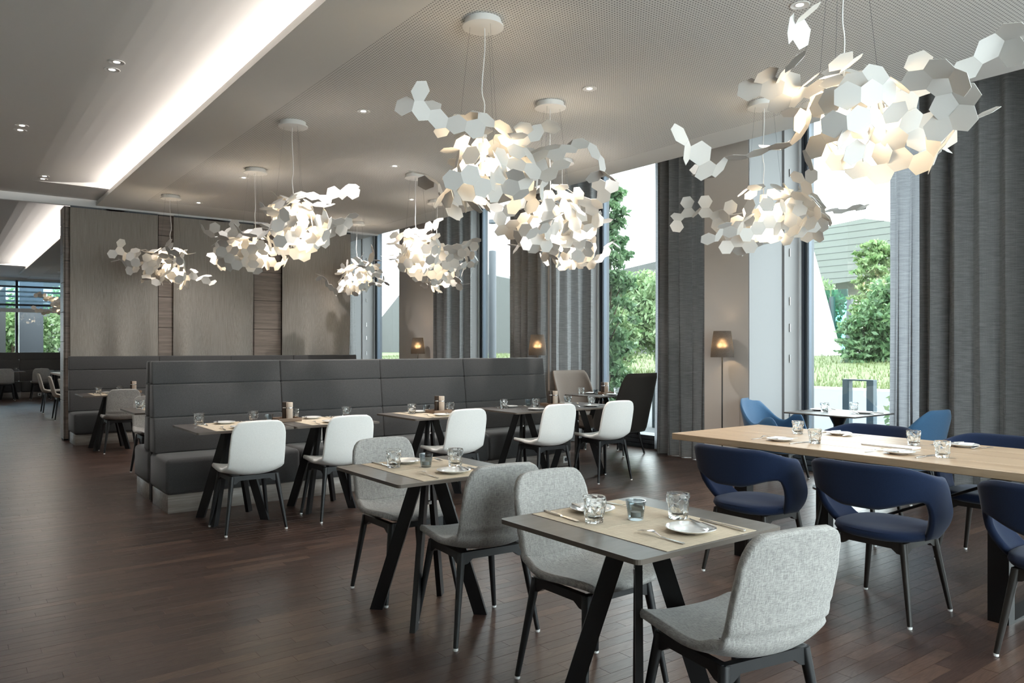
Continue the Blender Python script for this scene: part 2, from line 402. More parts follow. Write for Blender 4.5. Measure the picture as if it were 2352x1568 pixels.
# ---- ceilings
def slab_with_field(x0, x1, y0, y1, fx0, fx1, fy0, fy1, z, zt, name):
    m = MB()
    m.box(x0, fx0, y0, y1, z, zt); m.box(fx1, x1, y0, y1, z, zt)
    if fy0 > y0: m.box(fx0, fx1, y0, fy0, z, zt)
    m.box(fx0, fx1, fy1, y1, z, zt)
    o = struct(m.build(name, M['paint']))
    MB().box(fx0, fx1, fy0, fy1, z+.0015, zt).build('perforated_panel', M['perf'], o)
    return o
slab_with_field(1.915, XE, -1.7, 12.96, 2.44, 6.18, -1.7, 12.05, CH, 3.56, 'ceiling_1')
slab_with_field(1.93, XE, 13.0, 26.6, 2.44, 6.18, 14, 25.6, CH, 3.56, 'ceiling_2')
def upper_ceiling(name, y0, y1, c0, c1):
    """flat ceiling that ramps up into the light cove between c0 and c1"""
    m = MB(); zf = 3.582
    m.box(-3.2, 1.0, y0, y1, zf, 3.9)
    n = 10
    for i in range(n):
        a, b = i/n, (i+1)/n
        f = lambda q: .15*q**1.7
        xa, xb = 1.0+1.2*a, 1.0+1.2*b
        m.add([(xa, c0, zf+f(a)), (xb, c0, zf+f(b)), (xb, c1, zf+f(b)), (xa, c1, zf+f(a)),
               (xa, c0, 3.9), (xb, c0, 3.9), (xb, c1, 3.9), (xa, c1, 3.9)],
              [(0, 1, 2, 3), (4, 7, 6, 5), (0, 4, 5, 1), (3, 2, 6, 7), (0, 3, 7, 4), (1, 5, 6, 2)])
    m.box(2.2, 2.3, c0, c1, 3.56, 3.9)
    if c0 > y0: m.box(1.0, 2.3, y0, c0, zf, 3.9)
    if c1 < y1: m.box(1.0, 2.3, c1, y1, zf, 3.9)
    m.box(2.3, XE, y0, y1, 3.565, 3.9)
    return struct(m.build(name, M['paint_lightened'], smooth=True, sharp=25))
upper_ceiling('ceiling_3', -1.7, 12.93, -1.7, 11.9)
upper_ceiling('ceiling_4', 13.0, 29, 13.6, 24.4)
struct(MB().box(XE-.02, XE, -1.7, 26.6, 3.56, 4.3).build('trim_1', M['paint']))
struct(MB().box(XE-.02, 8.3, -1.7, 29, 4.22, 4.34).build('ceiling_5', M['paint']))
tr = MB()
for y0, y1 in ((12.925, 12.945), (12.965, 12.995)): tr.box(-3.2, XE-.05, y0, y1, 3.468, 3.5)
tr.box(-3.2, XE-.05, 12.93, 12.99, 3.482, 3.60)
struct(tr.build('trim_2', M['aluw']))
# ---- hidden enclosing walls
struct(MB().box(-3.4, -3.2, -1.7, 29, -.1, 3.9).build('wall_left', M['wall']))
# unseen glazing added behind the camera to light the chair backs: panes between mullions
gw = bpy.data.objects.new('window_8', None); COL.objects.link(gw); struct(gw)
for i in range(6):
    x = 1.0+6.9*i/5
    MB().box(x-.04, x+.04, -1.76, -1.64, 0, 3.56).build('mullion', M['alu'], gw)
    if i < 5: MB().box(x+.04, x+6.9/5-.04, -1.703, -1.697, .1, 3.5).build('pane', M['pane'], gw)
MB().box(1.0, 7.9, -1.76, -1.64, 0, .1).build('transom', M['alu'], gw); MB().box(1.0, 7.9, -1.76, -1.64, 3.5, 3.56).build('transom', M['alu'], gw)
struct(MB().box(-3.4, 8.3, -1.8, -1.6, 3.56, 4.3).box(-3.4, .96, -1.8, -1.6, -.1, 3.56).build('wall_front', M['wall']))
# ---- piers of the window wall
PIERS = [(-1.7, -1.05), (1.7, 2.3), (5.06, 5.65), (8.41, 9.05), (11.56, 12.85), (15.72, 16.5), (19.2, 29)]
WIN = [(-1.05, 1.7), (2.3, 5.06), (5.65, 8.41), (9.05, 11.56), (12.85, 15.72), (16.5, 19.2)]
pw = struct(MB().box(7.9, 8.3, -1.7, 29, 4.06, 4.3).build('wall_right', M['pier']))
for k, (a, b) in enumerate(PIERS):
    m = MB(); m.box(XP, XG, a, b, 0, 4.22); m.box(XG, 8.062, a, b, -.1, 4.3)
    p = m.build('pier', M['pier'], pw)
    MB().box(XP-.008, XP, a, b, 0, .055).build('baseboard', M['black'], pw)
for k, (a, b) in enumerate(WIN):
    root = bpy.data.objects.new('window_%d' % (k+1), None); COL.objects.link(root); struct(root)
    # far reveal with a narrow hinged ventilation flap, then white strip and layered aluminium frame
    yb = b
    MB().box(XP+.002, 7.60, yb-.012, yb, .05, 4.2).build('reveal_panel', M['reveal'], root)
    MB().box(7.62, 7.90, yb-.03, yb, .05, 4.2).build('ventilation_flap', M['flap'], root)
    for hz in (.55, 1.2, 1.55, 1.85, 2.4, 3.3):
        MB().tube([(7.72, yb-.036, hz), (7.72, yb-.036, hz+.09)], .007, 8).build('hinge', M['chrome'], root)
    MB().box(7.90, 7.955, yb-.045, yb, .0, 4.1).build('white_strip', M['aluw'], root)
    fr = MB()
    for (x0, x1, y0, y1) in ((7.93, 8.06, yb-.075, yb-.046), (7.95, 8.04, yb-.10, yb-.075), (7.93, 8.06, yb-.125, yb-.10)): fr.box(x0, x1, y0, y1, 0, 4.1)
    for (x0, x1, y0, y1) in ((7.93, 8.06, a, a+.03), (7.95, 8.04, a+.03, a+.06), (7.93, 8.06, a+.06, a+.085)): fr.box(x0, x1, y0, y1, 0, 4.1)
    fr.box(7.93, 8.06, a, b-.05, 4.0, 4.1)
    fr.build('frame', M['alu'], root)
    rb = MB()
    for y in (yb-.1265, yb-.076, a+.0855): rb.box(7.945, 8.0, y-.004, y+.0015, .16, 4.0)
    rb.build('gasket', M['alud'], root)
    sl = MB()
    for j, (z0, z1) in enumerate(((0, .055), (.062, .115), (.122, .175))): sl.box(7.75+.012*j, 8.06, a, b-.045, z0, z1)
    sl.build('sill', M['alu'], root)
    MB().box(7.80, 8.0, a, b-.05, 0, .17).build('sill_core', M['black'], root)
    MB().box(7.988, 7.994, a+.08, b-.12, .17, 4.02).build('pane', M['pane'], root)

# ---- back wall: walnut core between the rooms, with panels and a panelled end
wb = struct(MB().box(1.512, 6.06, 13.03, 13.33, 0, 3.47).build('wall_back', M['black']))
def wpanel(x0, x1, y0, y1, z0, z1): MB().rbox(x0, x1, y0, y1, z0, z1, .003, 1).build('wood_panel', M['greywood'], wb)
zz = [.02, .59, 1.025, 1.46, 1.897, 2.336, 2.77, 3.2, 3.46]
for z0, z1 in zip(zz[:-1], zz[1:]): wpanel(1.5, 1.516, 13.0, 13.36, z0+.003, z1-.003)
zf = [.02, .72, 1.205, 1.69, 2.175, 2.66, 3.145, 3.46]
for x0, x1 in ((1.52, 2.79), (2.8, 4.30), (4.305, 4.78), (4.79, 6.06)):
    for z0, z1 in zip(zf[:-1], zf[1:]): wpanel(x0+.003, x1-.003, 13.0, 13.03, z0+.003, z1-.003)
# ---- woven cloth panels hung in front of it
def cloth_panel(x0, x1, label):
    def fn(u, v):
        z = 3.46-(3.46-1.2)*v; x = x0+(x1-x0)*u
        k = max(0, v-.2)*1.05
        y = 12.90+.042*k*k*1.6*math.sin(u*9.4*(x1-x0)+x0*3)+.030*k*k*1.6*math.sin(u*17+x0)+.012*(abs(2*u-1)**8)
        return (x, y, z)
    t = thing('cloth_panel', label, 'wall hanging', (0, 0, 0), 0, 'woven cloth panels on the back wall')
    MB().grid(fn, 60, 20).build('cloth', M['wallcloth'], t, smooth=True)
    MB().box(x0, x1, 12.90, 12.925, 3.44, 3.466).build('rail', M['alu'], t)
    for x in (x0, x1):
        MB().tube([fn(0 if x == x0 else 1, j/10) for j in range(11)], .006, 5).build('hem', M['wallcloth'], t)
cloth_panel(1.58, 2.77, 'grey-brown woven cloth panel at the left end of the back wall')
cloth_panel(3.01, 4.27, 'grey-brown woven cloth panel in the middle of the back wall')
cloth_panel(4.77, 6.03, 'grey-brown woven cloth panel on the back wall nearest the windows')

# ================================================================== FURNITURE
# ---- upholstered benches
def bench(name, label, y_front, sgn, xs, end_first=True):
    """bench along X; sgn=+1: the back lies towards +Y; cushions by section"""
    t = thing(name, label, 'bench', (0, 0, 0))
    Y = lambda d: y_front+sgn*d
    def bx(nm, x0, x1, d0, d1, z0, z1, r, m, parent=t, seg=3):
        ya, yb = sorted((Y(d0), Y(d1)))
        return MB().rbox(x0, x1, ya, yb, z0, z1, r, seg).build(nm, m, parent, smooth=True, sharp=50)
    for i, (x0, x1) in enumerate(zip(xs[:-1], xs[1:])):
        bx('plinth', x0+(.02 if i == 0 else 0), x1, .0, .56, 0, .153, .002, M['plinth'], seg=1)
        bx('seat_cushion', x0+.001, x1-.002, -.035, .57, .155, .452, .04, M['banq'])
        # three padded rolls of the backrest, leaning back
        for z0, z1 in ((.452, .757), (.759, 1.046), (1.048, 1.247)):
            f = lambda z: .385+.11*(z-.45)/.8
            m = MB(); b = bmesh.new(); bmesh.ops.create_cube(b, size=1)
            for v in b.verts:
                z = z0 if v.co.z < 0 else z1
                d = f(z) if v.co.y < 0 else .575
                v.co = ((x0+.002) if v.co.x < 0 else (x1-.002), Y(d), z)
            bmesh.ops.recalc_face_normals(b, faces=b.faces)
            bmesh.ops.bevel(b, geom=b.edges[:], offset=.013, segments=3, affect='EDGES', profile=.5); b.verts.index_update()
            m.add([v.co[:] for v in b.verts], [tuple(v.index for v in q.verts) for q in b.faces]); b.free()
            m.build('back_cushion', M['banq'], t, smooth=True, sharp=50)
        bx('back_board', x0+.01, x1-.01, .574, .595, .02, 1.235, .004, M['banq'], seg=1)
    return t
SX = [1.5, 2.64, 3.70, 4.74, 5.91]
bench('upholstered_bench', 'long charcoal high-backed bench behind the white chairs', 6.72, 1, SX)
bench('upholstered_bench', 'charcoal bench back to back behind the front bench, facing the back wall', 7.93, -1, SX)
bench('upholstered_bench', 'charcoal bench along the back wall under the cloth panels', 12.2, 1, [1.53, 2.75, 3.83, 4.88, 6.05])
bench('upholstered_bench', 'far charcoal bench under the glass wall in the next room', 24.95, 1, [-1.2, .35, 1.86, 3.05, 4.3])

def socket(loc, axis, label):
    t = thing('wall_socket', label, 'socket', loc)
    MB().rbox(-.04, .04, -.012, 0, -.04, .04, .004, 2).build('cover_plate', M['whitep'], t)
    m = MB(); m.lathe([(.018, 0), (.022, .001), (.022, .004), (.018, .004)], 16)
    o = m.build('outlet_ring', M['alu'], t); o.rotation_euler = (PI/2, 0, 0); o.location = (0, -.012, 0)
socket((5.83, 6.718, .075), 0, 'white wall socket in the plinth at the window end of the front bench')
socket((2.30, 24.948, .085), 0, 'white wall socket in the plinth of the far bench')

# ---- shell chairs
def tapered_leg(p0, p1, r0, r1, n=10):
    return MB().tube([p0, Vector(p0).lerp(Vector(p1), .5), p1], [r0, (r0+r1)/2*1.02, r1], n)
def chair_legs(t, zt, fx, fy, rx, ry, splay_top=.13, m=None):
    m = m or M['legblack']
    ap = MB()
    # curved cross frame under the seat: four arms to the legs
    for sx, sy in ((-1, -1), (1, -1), (-1, 1), (1, 1)):
        top = (sx*fx*.74, sy*fy*.74, zt); foot = (sx*fx, sy*fy, .012)
        lg = tapered_leg(top, foot, .019, .0115).build('leg', m, t, smooth=True, sharp=50)
        MB().lathe([(.0095, 0), (.0115, .003), (.0115, .013), (.009, .014)], 10, (sx*fx, sy*fy, 0)).build('glide', M['glide'], lg)
    for sy in (-1, 1): ap.prism([(-fx*.76, zt-.055), (-fx*.62, zt-.05), (-fx*.5, zt-.03), (fx*.5, zt-.03), (fx*.62, zt-.05), (fx*.76, zt-.055), (fx*.76, zt+.004), (-fx*.76, zt+.004)], sy*fy*.74-.013, sy*fy*.74+.013, 'y')
    for sx in (-1, 1): ap.prism([(-fy*.76, zt-.055), (-fy*.6, zt-.05), (-fy*.45, zt-.03), (fy*.45, zt-.03), (fy*.6, zt-.05), (fy*.76, zt-.055), (fy*.76, zt+.004), (-fy*.76, zt+.004)], sx*fx*.74-.013, sx*fx*.74+.013, 'x')
    ap.build('seat_frame', m, t)
def curve_pt(P, s):
    """Catmull-Rom through the points P, s in 0..1"""
    n = len(P)-1; q = min(s*n, n-1e-6); i = int(q); u = q-i
    g = lambda k: Vector(P[max(0, min(n, k))])
    a, b, c, d = g(i-1), g(i), g(i+1), g(i+2)
    return .5*((2*b)+(-a+c)*u+(2*a-5*b+4*c-d)*u*u+(-a+3*b-3*c+d)*u**3)
SHELL = [(.225, .440), (.20, .452), (.10, .452), (-.04, .440), (-.135, .437), (-.195, .462), (-.225, .53), (-.243, .62), (-.262, .72), (-.283, .835)]
WIDTH = [.205, .212, .225, .228, .222, .214, .210, .209, .205, .200]
def shell_mid(u, v):
    """u across -1..1, v along the profile 0 (seat front) .. 1 (top of the back)"""
    n = len(SHELL)-1
    y, z = (curve_pt([(a, b, 0) for a, b in SHELL], v))[:2]
    w = w0 = curve_pt([(a, 0, 0) for a in WIDTH], v)[0]
    # rounded top and front corners
    if v > .80:
        q = max(0, (v-.895)/.105); w -= .078*(1-math.sqrt(max(0, 1-q*q)))
    if v < .12: w *= 1-.16*(1-v/.12)**2.2
    z -= .012*(u*w/w0)**2*max(0, (v-.8)/.2)
    bk = min(1, max(0, (v-.45)/.2)); st = 1-bk
    x = w*u*(1-.02*u*u); u = u*w/w0
    z += st*.022*abs(u)**2.6+.034*math.exp(-((v-.50)/.11)**2)*abs(u)**2.6; y += (bk*.028-.014*max(0, (v-.7)/.3))*abs(u)**2.2
    mid = math.exp(-((v-.52)/.1)**2); y += mid*.01*abs(u)**2; 
    return Vector((x, y, z))
def shell_mesh(thick=.030, grooves=False):
    nu, nv = 18, 40; m = MB()
    us = [math.sin((i/nu-.5)*PI*.98)/math.sin(.49*PI) for i in range(nu+1)]
    vs = [(j/nv if j < nv*.8 else .8+.2*math.sin((j/nv-.8)/.2*PI/2)) for j in range(nv+1)]
    P = [[shell_mid(u, v) for u in us] for v in vs]
    N = [[None]*(nu+1) for _ in vs]
    for j in range(nv+1):
        for i in range(nu+1):
            a = P[j][min(i+1, nu)]-P[j][max(i-1, 0)]; b = P[min(j+1, nv)][i]-P[max(j-1, 0)][i]
            N[j][i] = a.cross(b).normalized()
    def edge(i, j):
        d = min(1, min(i, nu-i)/1.6, min(j, nv-j)/1.6); return math.sqrt(max(0, 1-(1-d)**2))
    W = nu+1; A = []; B = []
    for j in range(nv+1):
        for i in range(nu+1):
            e = .18+.82*edge(i, j); g = 0
            if grooves and .60 < vs[j] < .97:
                g = .008*math.exp(-((((vs[j]-.62)/.066) % 1)-.5)**2/.012)*min(1, edge(i, j))
            A.append(P[j][i]+N[j][i]*(thick/2*e-g)); B.append(P[j][i]-N[j][i]*thick/2*e)
    q = [(j*W+i, j*W+i+1, (j+1)*W+i+1, (j+1)*W+i) for j in range(nv) for i in range(nu)]
    o = len(A); fs = q+[tuple(k+o for k in f[::-1]) for f in q]
    ring = [i for i in range(nu+1)]+[j*W+nu for j in range(1, nv+1)]+[nv*W+i for i in range(nu-1, -1, -1)]+[j*W for j in range(nv-1, 0, -1)]
    for a, b in zip(ring, ring[1:]+ring[:1]): fs.append((a, a+o, b+o, b))
    m.add(A+B, fs); return m
def shell_seam(m_, v, t, r=.0022, side=-1, off=.0155):
    pts = []
    for k in range(17):
        u = -1+2*k/16; p = shell_mid(u, v); e = 1e-3
        n = (shell_mid(u+e, v)-shell_mid(u-e, v)).cross(shell_mid(u, min(1, v+e))-shell_mid(u, v-e)).normalized()
        pts.append(p+n*off*side)
    MB().tube(pts, r, 5).build('seam', m_, t, smooth=True)
def make_chair(name, m, label, grooves):
    t = thing(name, label, 'chair')
    shell_mesh(grooves=grooves).build('seat_shell', m, t, smooth=True)
    shell_seam(m, .60, t)
    chair_legs(t, .420, .222, .205, 0, 0)
    return remember(t)
CH_GREY = make_chair('shell_chair', M['grey'], 'grey', True)
CH_WHITE = make_chair('shell_chair', M['white'], 'white', False)
CH_BEIGE = make_chair('shell_chair', M['beige'], 'beige', False)

# ---- tub chairs: a band that wraps round the seat
def band_mesh(hw, hd, ztop, zbot, lean, thick, th_max=2.25, nu=56, nv=10, cy=0, tuck=0):
    m = MB()
    def mid(th, v):
        zt, zb = ztop(abs(th)), zbot(abs(th)); z = zb+(zt-zb)*v
        s, c = math.sin(th), math.cos(th); p = 2.6
        r = (abs(s)**p+abs(c)**p)**(-1/p)
        k = lean(abs(th))*(z-.44)-tuck*max(0, (.56-z)/.17)**1.6
        return Vector((r*s*(hw+k), cy-r*c*(hd+k), z))
    W = nu+1; A = []; B = []
    for j in range(nv+1):
        for i in range(nu+1):
            th = -th_max+2*th_max*i/nu; v = j/nv; e = 1e-3
            p = mid(th, v)
            n = (mid(th+e, v)-mid(th-e, v)).cross(mid(th, v+e)-mid(th, v-e)).normalized()
            d = min(1, min(i, nu-i)/2, min(j, nv-j)/1.5); k = .25+.75*math.sqrt(max(0, 1-(1-d)**2))
            A.append(p+n*thick/2*k); B.append(p-n*thick/2*k)
    q = [(j*W+i, j*W+i+1, (j+1)*W+i+1, (j+1)*W+i) for j in range(nv) for i in range(nu)]
    o = len(A); fs = q+[tuple(k+o for k in f[::-1]) for f in q]
    ring = [i for i in range(nu+1)]+[j*W+nu for j in range(1, nv+1)]+[nv*W+i for i in range(nu-1, -1, -1)]+[j*W for j in range(nv-1, 0, -1)]
    for a, b in zip(ring, ring[1:]+ring[:1]): fs.append((a, a+o, b+o, b))
    return m.add(A+B, fs)
def smooth(a, b, x):
    q = max(0, min(1, (x-a)/(b-a))); return q*q*(3-2*q)
def seat_pad(hw, hd, z0, z1, cy=0, dome=.012, n=40, p=2.8, flat_back=1.0):
    prof = [(.0, z0), (.80, z0), (.95, z0+.012), (1, (z0+z1)/2), (.97, z1-.008), (.88, z1), (.5, z1-dome*.6), (.0, z1-dome)]
    m = MB(); vs = []; fs = []
    for k, z in prof:
        for i in range(n):
            a = 2*PI*i/n; s, c = math.sin(a), math.cos(a); r = (abs(s)**p+abs(c)**p)**(-1/p)*max(k, .001)
            vs.append((r*s*hw, cy-r*c*hd, z))
    for j in range(len(prof)-1): fs += [(j*n+i, j*n+(i+1) % n, (j+1)*n+(i+1) % n, (j+1)*n+i) for i in range(n)]
    return m.add(vs, fs)
def make_loop_chair():
    t = thing('loop_chair', 'navy', 'chair')
    zt = lambda a: .788-.05*smooth(.5, 1.3, a)-.30*smooth(1.25, 2.2, a)
    zb = lambda a: .562+.055*smooth(.2, .9, a)-.215*smooth(.92, 1.34, a)
    band_mesh(.288, .25, zt, zb, lambda a: .16-.10*smooth(.9, 1.8, a), .036, 2.2, 72, 14, tuck=.075).build('back_band', M['navy'], t, smooth=True)
    seat_pad(.232, .225, .392, .455).build('seat', M['navy'], t, smooth=True, sharp=60)
    m = MB()
    pts = []
    for k in range(25):
        th = -2.0+4.0*k/24; s, c = math.sin(th), math.cos(th); r = (abs(s)**2.6+abs(c)**2.6)**(-1/2.6)
        pts.append((r*s*.228, -r*c*.221, .440))
    m.tube(pts, .003, 5); m.build('piping', M['navy'], t)
    chair_legs(t, .392, .225, .215, 0, 0, m=M['legdark'])
    return remember(t)
M['legdark'] = wood('dark_stained_leg', (.008, .006, .005), (.017, .013, .011), (20, 20, 2), .45)
CH_NAVY = make_loop_chair()
def make_armchair(name, m, hb, w, d, arm, label, th0=.62):
    """shell armchair: high back, waist, arms that swell forward"""
    t = thing(name, label, 'armchair')
    zt = lambda a: hb-(hb-arm+.05)*smooth(th0, 1.22, a)+.075*smooth(1.25, 1.68, a)-.26*smooth(1.78, 2.35, a)
    zb = lambda a: .30+.02*smooth(1.2, 2.3, a)
    band_mesh(w, d, zt, zb, lambda a: .20-.10*smooth(.5, 1.4, a), .034, 2.35, 64, 14).build('back_shell', m, t, smooth=True)
    seat_pad(w-.03, d-.02, .29, .47).build('seat_cushion', m, t, smooth=True, sharp=60)
    chair_legs(t, .30, .21, .22, 0, 0)
    return remember(t)
CH_ARM = make_armchair('tub_armchair', M['blue'], .83, .315, .285, .64, 'blue', .30)
CH_WING = make_armchair('wing_armchair', M['brown'], 1.05, .33, .30, .62, 'brown')
CH_WING2 = make_armchair('wing_armchair', M['taupe'], 1.05, .33, .30, .62, 'taupe')

# ---- tables
TH = .74
def make_table(w, d, label):
    t = thing('bistro_table', label, 'table')
    m = MB(); b = bmesh.new(); bmesh.ops.create_cube(b, size=1)
    for v in b.verts: v.co = (v.co.x*w, v.co.y*d, TH-.008+v.co.z*.016)
    ve = [e for e in b.edges if abs(e.verts[0].co.z-e.verts[1].co.z) > .005]
    bmesh.ops.bevel(b, geom=ve, offset=.02, segments=4, affect='EDGES', profile=.5); b.verts.index_update()
    m.add([v.co[:] for v in b.verts], [tuple(v.index for v in f.verts) for f in b.faces]); b.free()
    me = m.mesh('table_top', [M['top'], M['topedge']])
    for p in me.polygons: p.material_index = 0 if abs(p.normal.z) > .7 else 1
    link('table_top', me, t)
    MB().rbox(-.12, .12, -.12, .12, TH-.03, TH-.016, .004, 1).build('mounting_plate', M['steel'], t)
    for sx, sy in ((-1, -1), (1, -1), (1, 1), (-1, 1)):
        dg = Vector((sx, sy, 0)).normalized(); p1 = Vector((sx*.195, sy*.195, 0)); p0 = Vector((sx*.035, sy*.035, TH-.03))
        MB().bar(p0, p1, .068, .026, dg).build('leg', M['steel'], t)
    MB().lathe([(.0, .555), (.018, .556), (.018, .572), (.010, .576), (.010, .72)], 16).build('hub', M['chrome'], t, smooth=True, sharp=40)
    return remember(t)
TB_A = make_table(.72, .69, 'a'); TB_B = make_table(.735, .745, 'b')
TABLES = {}
def table(key, proto, x, y, rz, label):
    TABLES[key] = (x, y, rz); place(proto, (x, y, 0), rz, label, 'square bistro tables')
table('near', TB_A, 2.0, 1.91, 0, 'square grey bistro table nearest the camera')
table('second', TB_A, 2.035, 3.425, 0, 'square grey bistro table second from the camera, beside the aisle')
table('b1', TB_B, 1.895, 6.235, 0, 'leftmost bistro table in front of the long bench')
table('b2', TB_B, 2.645, 6.235, 0, 'bistro table joined to the leftmost one at the long bench')
table('b3', TB_B, 3.72, 6.235, 0, 'bistro table alone at the middle of the long bench')
table('b4', TB_B, 4.83, 6.235, 0, 'bistro table at the window end of the long bench')
table('b5', TB_B, 5.58, 6.235, 0, 'bistro table past the window end of the bench, joined to its neighbour')
table('wing', TB_A, 7.15, 7.5, 0, 'bistro table between the two wing armchairs at the window')
table('back1', TB_B, 1.885, 11.62, 0, 'bistro table at the bench along the back wall')
table('rear1', TB_B, 1.885, 8.38, 0, 'bistro table behind the double bench, at its aisle end')
table('far1', TB_B, 1.55, 24.55, 0, 'far left bistro table at the bench in the next room')
table('far2', TB_B, 2.55, 24.55, 0, 'far bistro table at the next room bench, right of its neighbour')
table('far3', TB_B, 2.55, 16.8, 0, 'bistro table in the next room seen past the back wall end')
# pedestal table at the window
t = thing('pedestal_table', 'black pedestal table at the window between two blue armchairs', 'table', (6.985, 4.02, 0))
TABLES['win'] = (6.985, 4.02, 0)
m = MB().rbox(-.36, .36, -.365, .365, TH-.014, TH, .004, 1); m.build('table_top', M['top'], t)
MB().lathe([(.23, 0), (.235, .012), (.06, .03), (.045, .06), (.038, .45), (.045, .62), (.09, .712), (.10, .725)], 24).build('pedestal', M['steel'], t, smooth=True, sharp=40)
# long oak table
bt = thing('oak_table', 'long solid oak dining table with black steel frames, navy chairs around it', 'table', (0, 0, 0))
TABLES['oak'] = (4.76, 2.33, 0)
for i, (x0, x1) in enumerate(((4.245, 4.50), (4.5015, 4.77), (4.7715, 5.02), (5.0215, 5.275))):
    MB().rbox(x0, x1, .93, 3.72, .705, .75, .003, 1).build('board', M['oak'], bt)
for y in (1.58, 3.10):
    f = MB()
    for x in (4.24, 5.20): f.box(x-.035, x+.035, y-.048, y+.048, .012, .69)
    f.box(4.205, 5.235, y-.048, y+.048, 0, .012); f.box(4.205, 5.235, y-.048, y+.048, .69, .704)
    f.build('leg_frame', M['steel'], bt)
MB().tube([(4.66, 3.05, .02), (4.74, 1.63, .685)], .009, 8).build('brace', M['steel'], bt)
# long oak table of the next room
t = thing('oak_table', 'oak table top far off in the next room', 'table', (0, 0, 0))
MB().rbox(2.36, 3.3, 20.6, 23.0, .70, .75, .004, 1).build('table_top', M['oak'], t)
for y in (20.9, 22.7):
    f = MB()
    for x in (2.45, 3.2): f.box(x-.03, x+.03, y-.04, y+.04, 0, .70)
    f.box(2.42, 3.23, y-.04, y+.04, 0, .012); f.build('leg_frame', M['steel'], t)

G = 'shell chairs'
place(CH_GREY, (2.055, 1.555, 0), math.radians(-10), 'grey melange shell chair nearest the camera, seen from behind', G)
place(CH_GREY, (2.135, 2.30, 0), PI, 'grey shell chair facing the camera across the nearest table', G)
place(CH_GREY, (2.105, 3.085, 0), math.radians(-5), 'grey shell chair with its back to the camera at the second table', G)
place(CH_GREY, (2.11, 3.81, 0), PI, 'grey shell chair facing the camera across the second table', G)
place(CH_GREY, (1.95, 11.22, 0), 0, 'grey shell chair in front of the back wall bench', G)
place(CH_GREY, (1.93, 9.02, 0), PI, 'grey shell chair half hidden behind the end of the double bench', G)
place(CH_GREY, (1.42, 23.95, 0), 0, 'grey shell chair far left in the next room, cut by the picture edge', G)
place(CH_GREY, (2.23, 23.95, 0), 0, 'grey shell chair at the far bench, second from the left', G)
place(CH_WHITE, (1.89, 5.845, 0), 0, 'white shell chair at the leftmost bench table', G)
place(CH_WHITE, (2.615, 5.85, 0), 0, 'white shell chair second from the left along the bench', G)
place(CH_WHITE, (3.71, 5.83, 0), 0, 'white shell chair third from the left along the bench', G)
place(CH_WHITE, (4.74, 5.79, 0), math.radians(-2), 'white shell chair fourth from the left along the bench', G)
place(CH_WHITE, (5.53, 5.79, 0), math.radians(-3), 'white shell chair nearest the window, rightmost of the white ones', G)
place(CH_BEIGE, (1.99, 18.87, 0), -PI/2, 'pale shell chair in profile in the next room, farthest of three', G)
place(CH_BEIGE, (1.99, 16.87, 0), -PI/2, 'pale shell chair in profile in the next room, middle of three', G)
place(CH_BEIGE, (1.99, 15.35, 0), -PI/2, 'pale shell chair cut off by the back wall end, nearest of three', G)
G = 'navy loop chairs at the oak table'
place(CH_NAVY, (3.965, 2.81, 0), -PI/2, 'navy loop-back chair at the far end of the near side of the oak table', G)
place(CH_NAVY, (3.98, 2.025, 0), -PI/2, 'navy loop-back chair seen whole, middle of the near side of the oak table', G)
place(CH_NAVY, (3.96, 1.19, 0), -PI/2, 'navy loop-back chair cut off by the right picture edge', G)
place(CH_NAVY, (5.36, 2.92, 0), PI/2, 'navy loop-back chair across the oak table, before the window table', G)
place(CH_NAVY, (5.36, 2.07, 0), PI/2, 'navy loop-back chair across the oak table, before the dark curtain', G)
place(CH_ARM, (7.03, 4.70, 0), PI+.15, 'blue tub armchair beside the white window reveal', 'blue tub armchairs')
place(CH_ARM, (6.95, 3.40, 0), -.1, 'blue tub armchair with its back to the dark curtain', 'blue tub armchairs')
place(CH_WING, (7.07, 7.06, 0), .1, 'dark brown wing armchair seen from behind before the garden window', 'wing armchairs')
place(CH_WING2, (7.18, 7.84, 0), PI, 'taupe wing armchair behind the end of the long bench', 'wing armchairs')

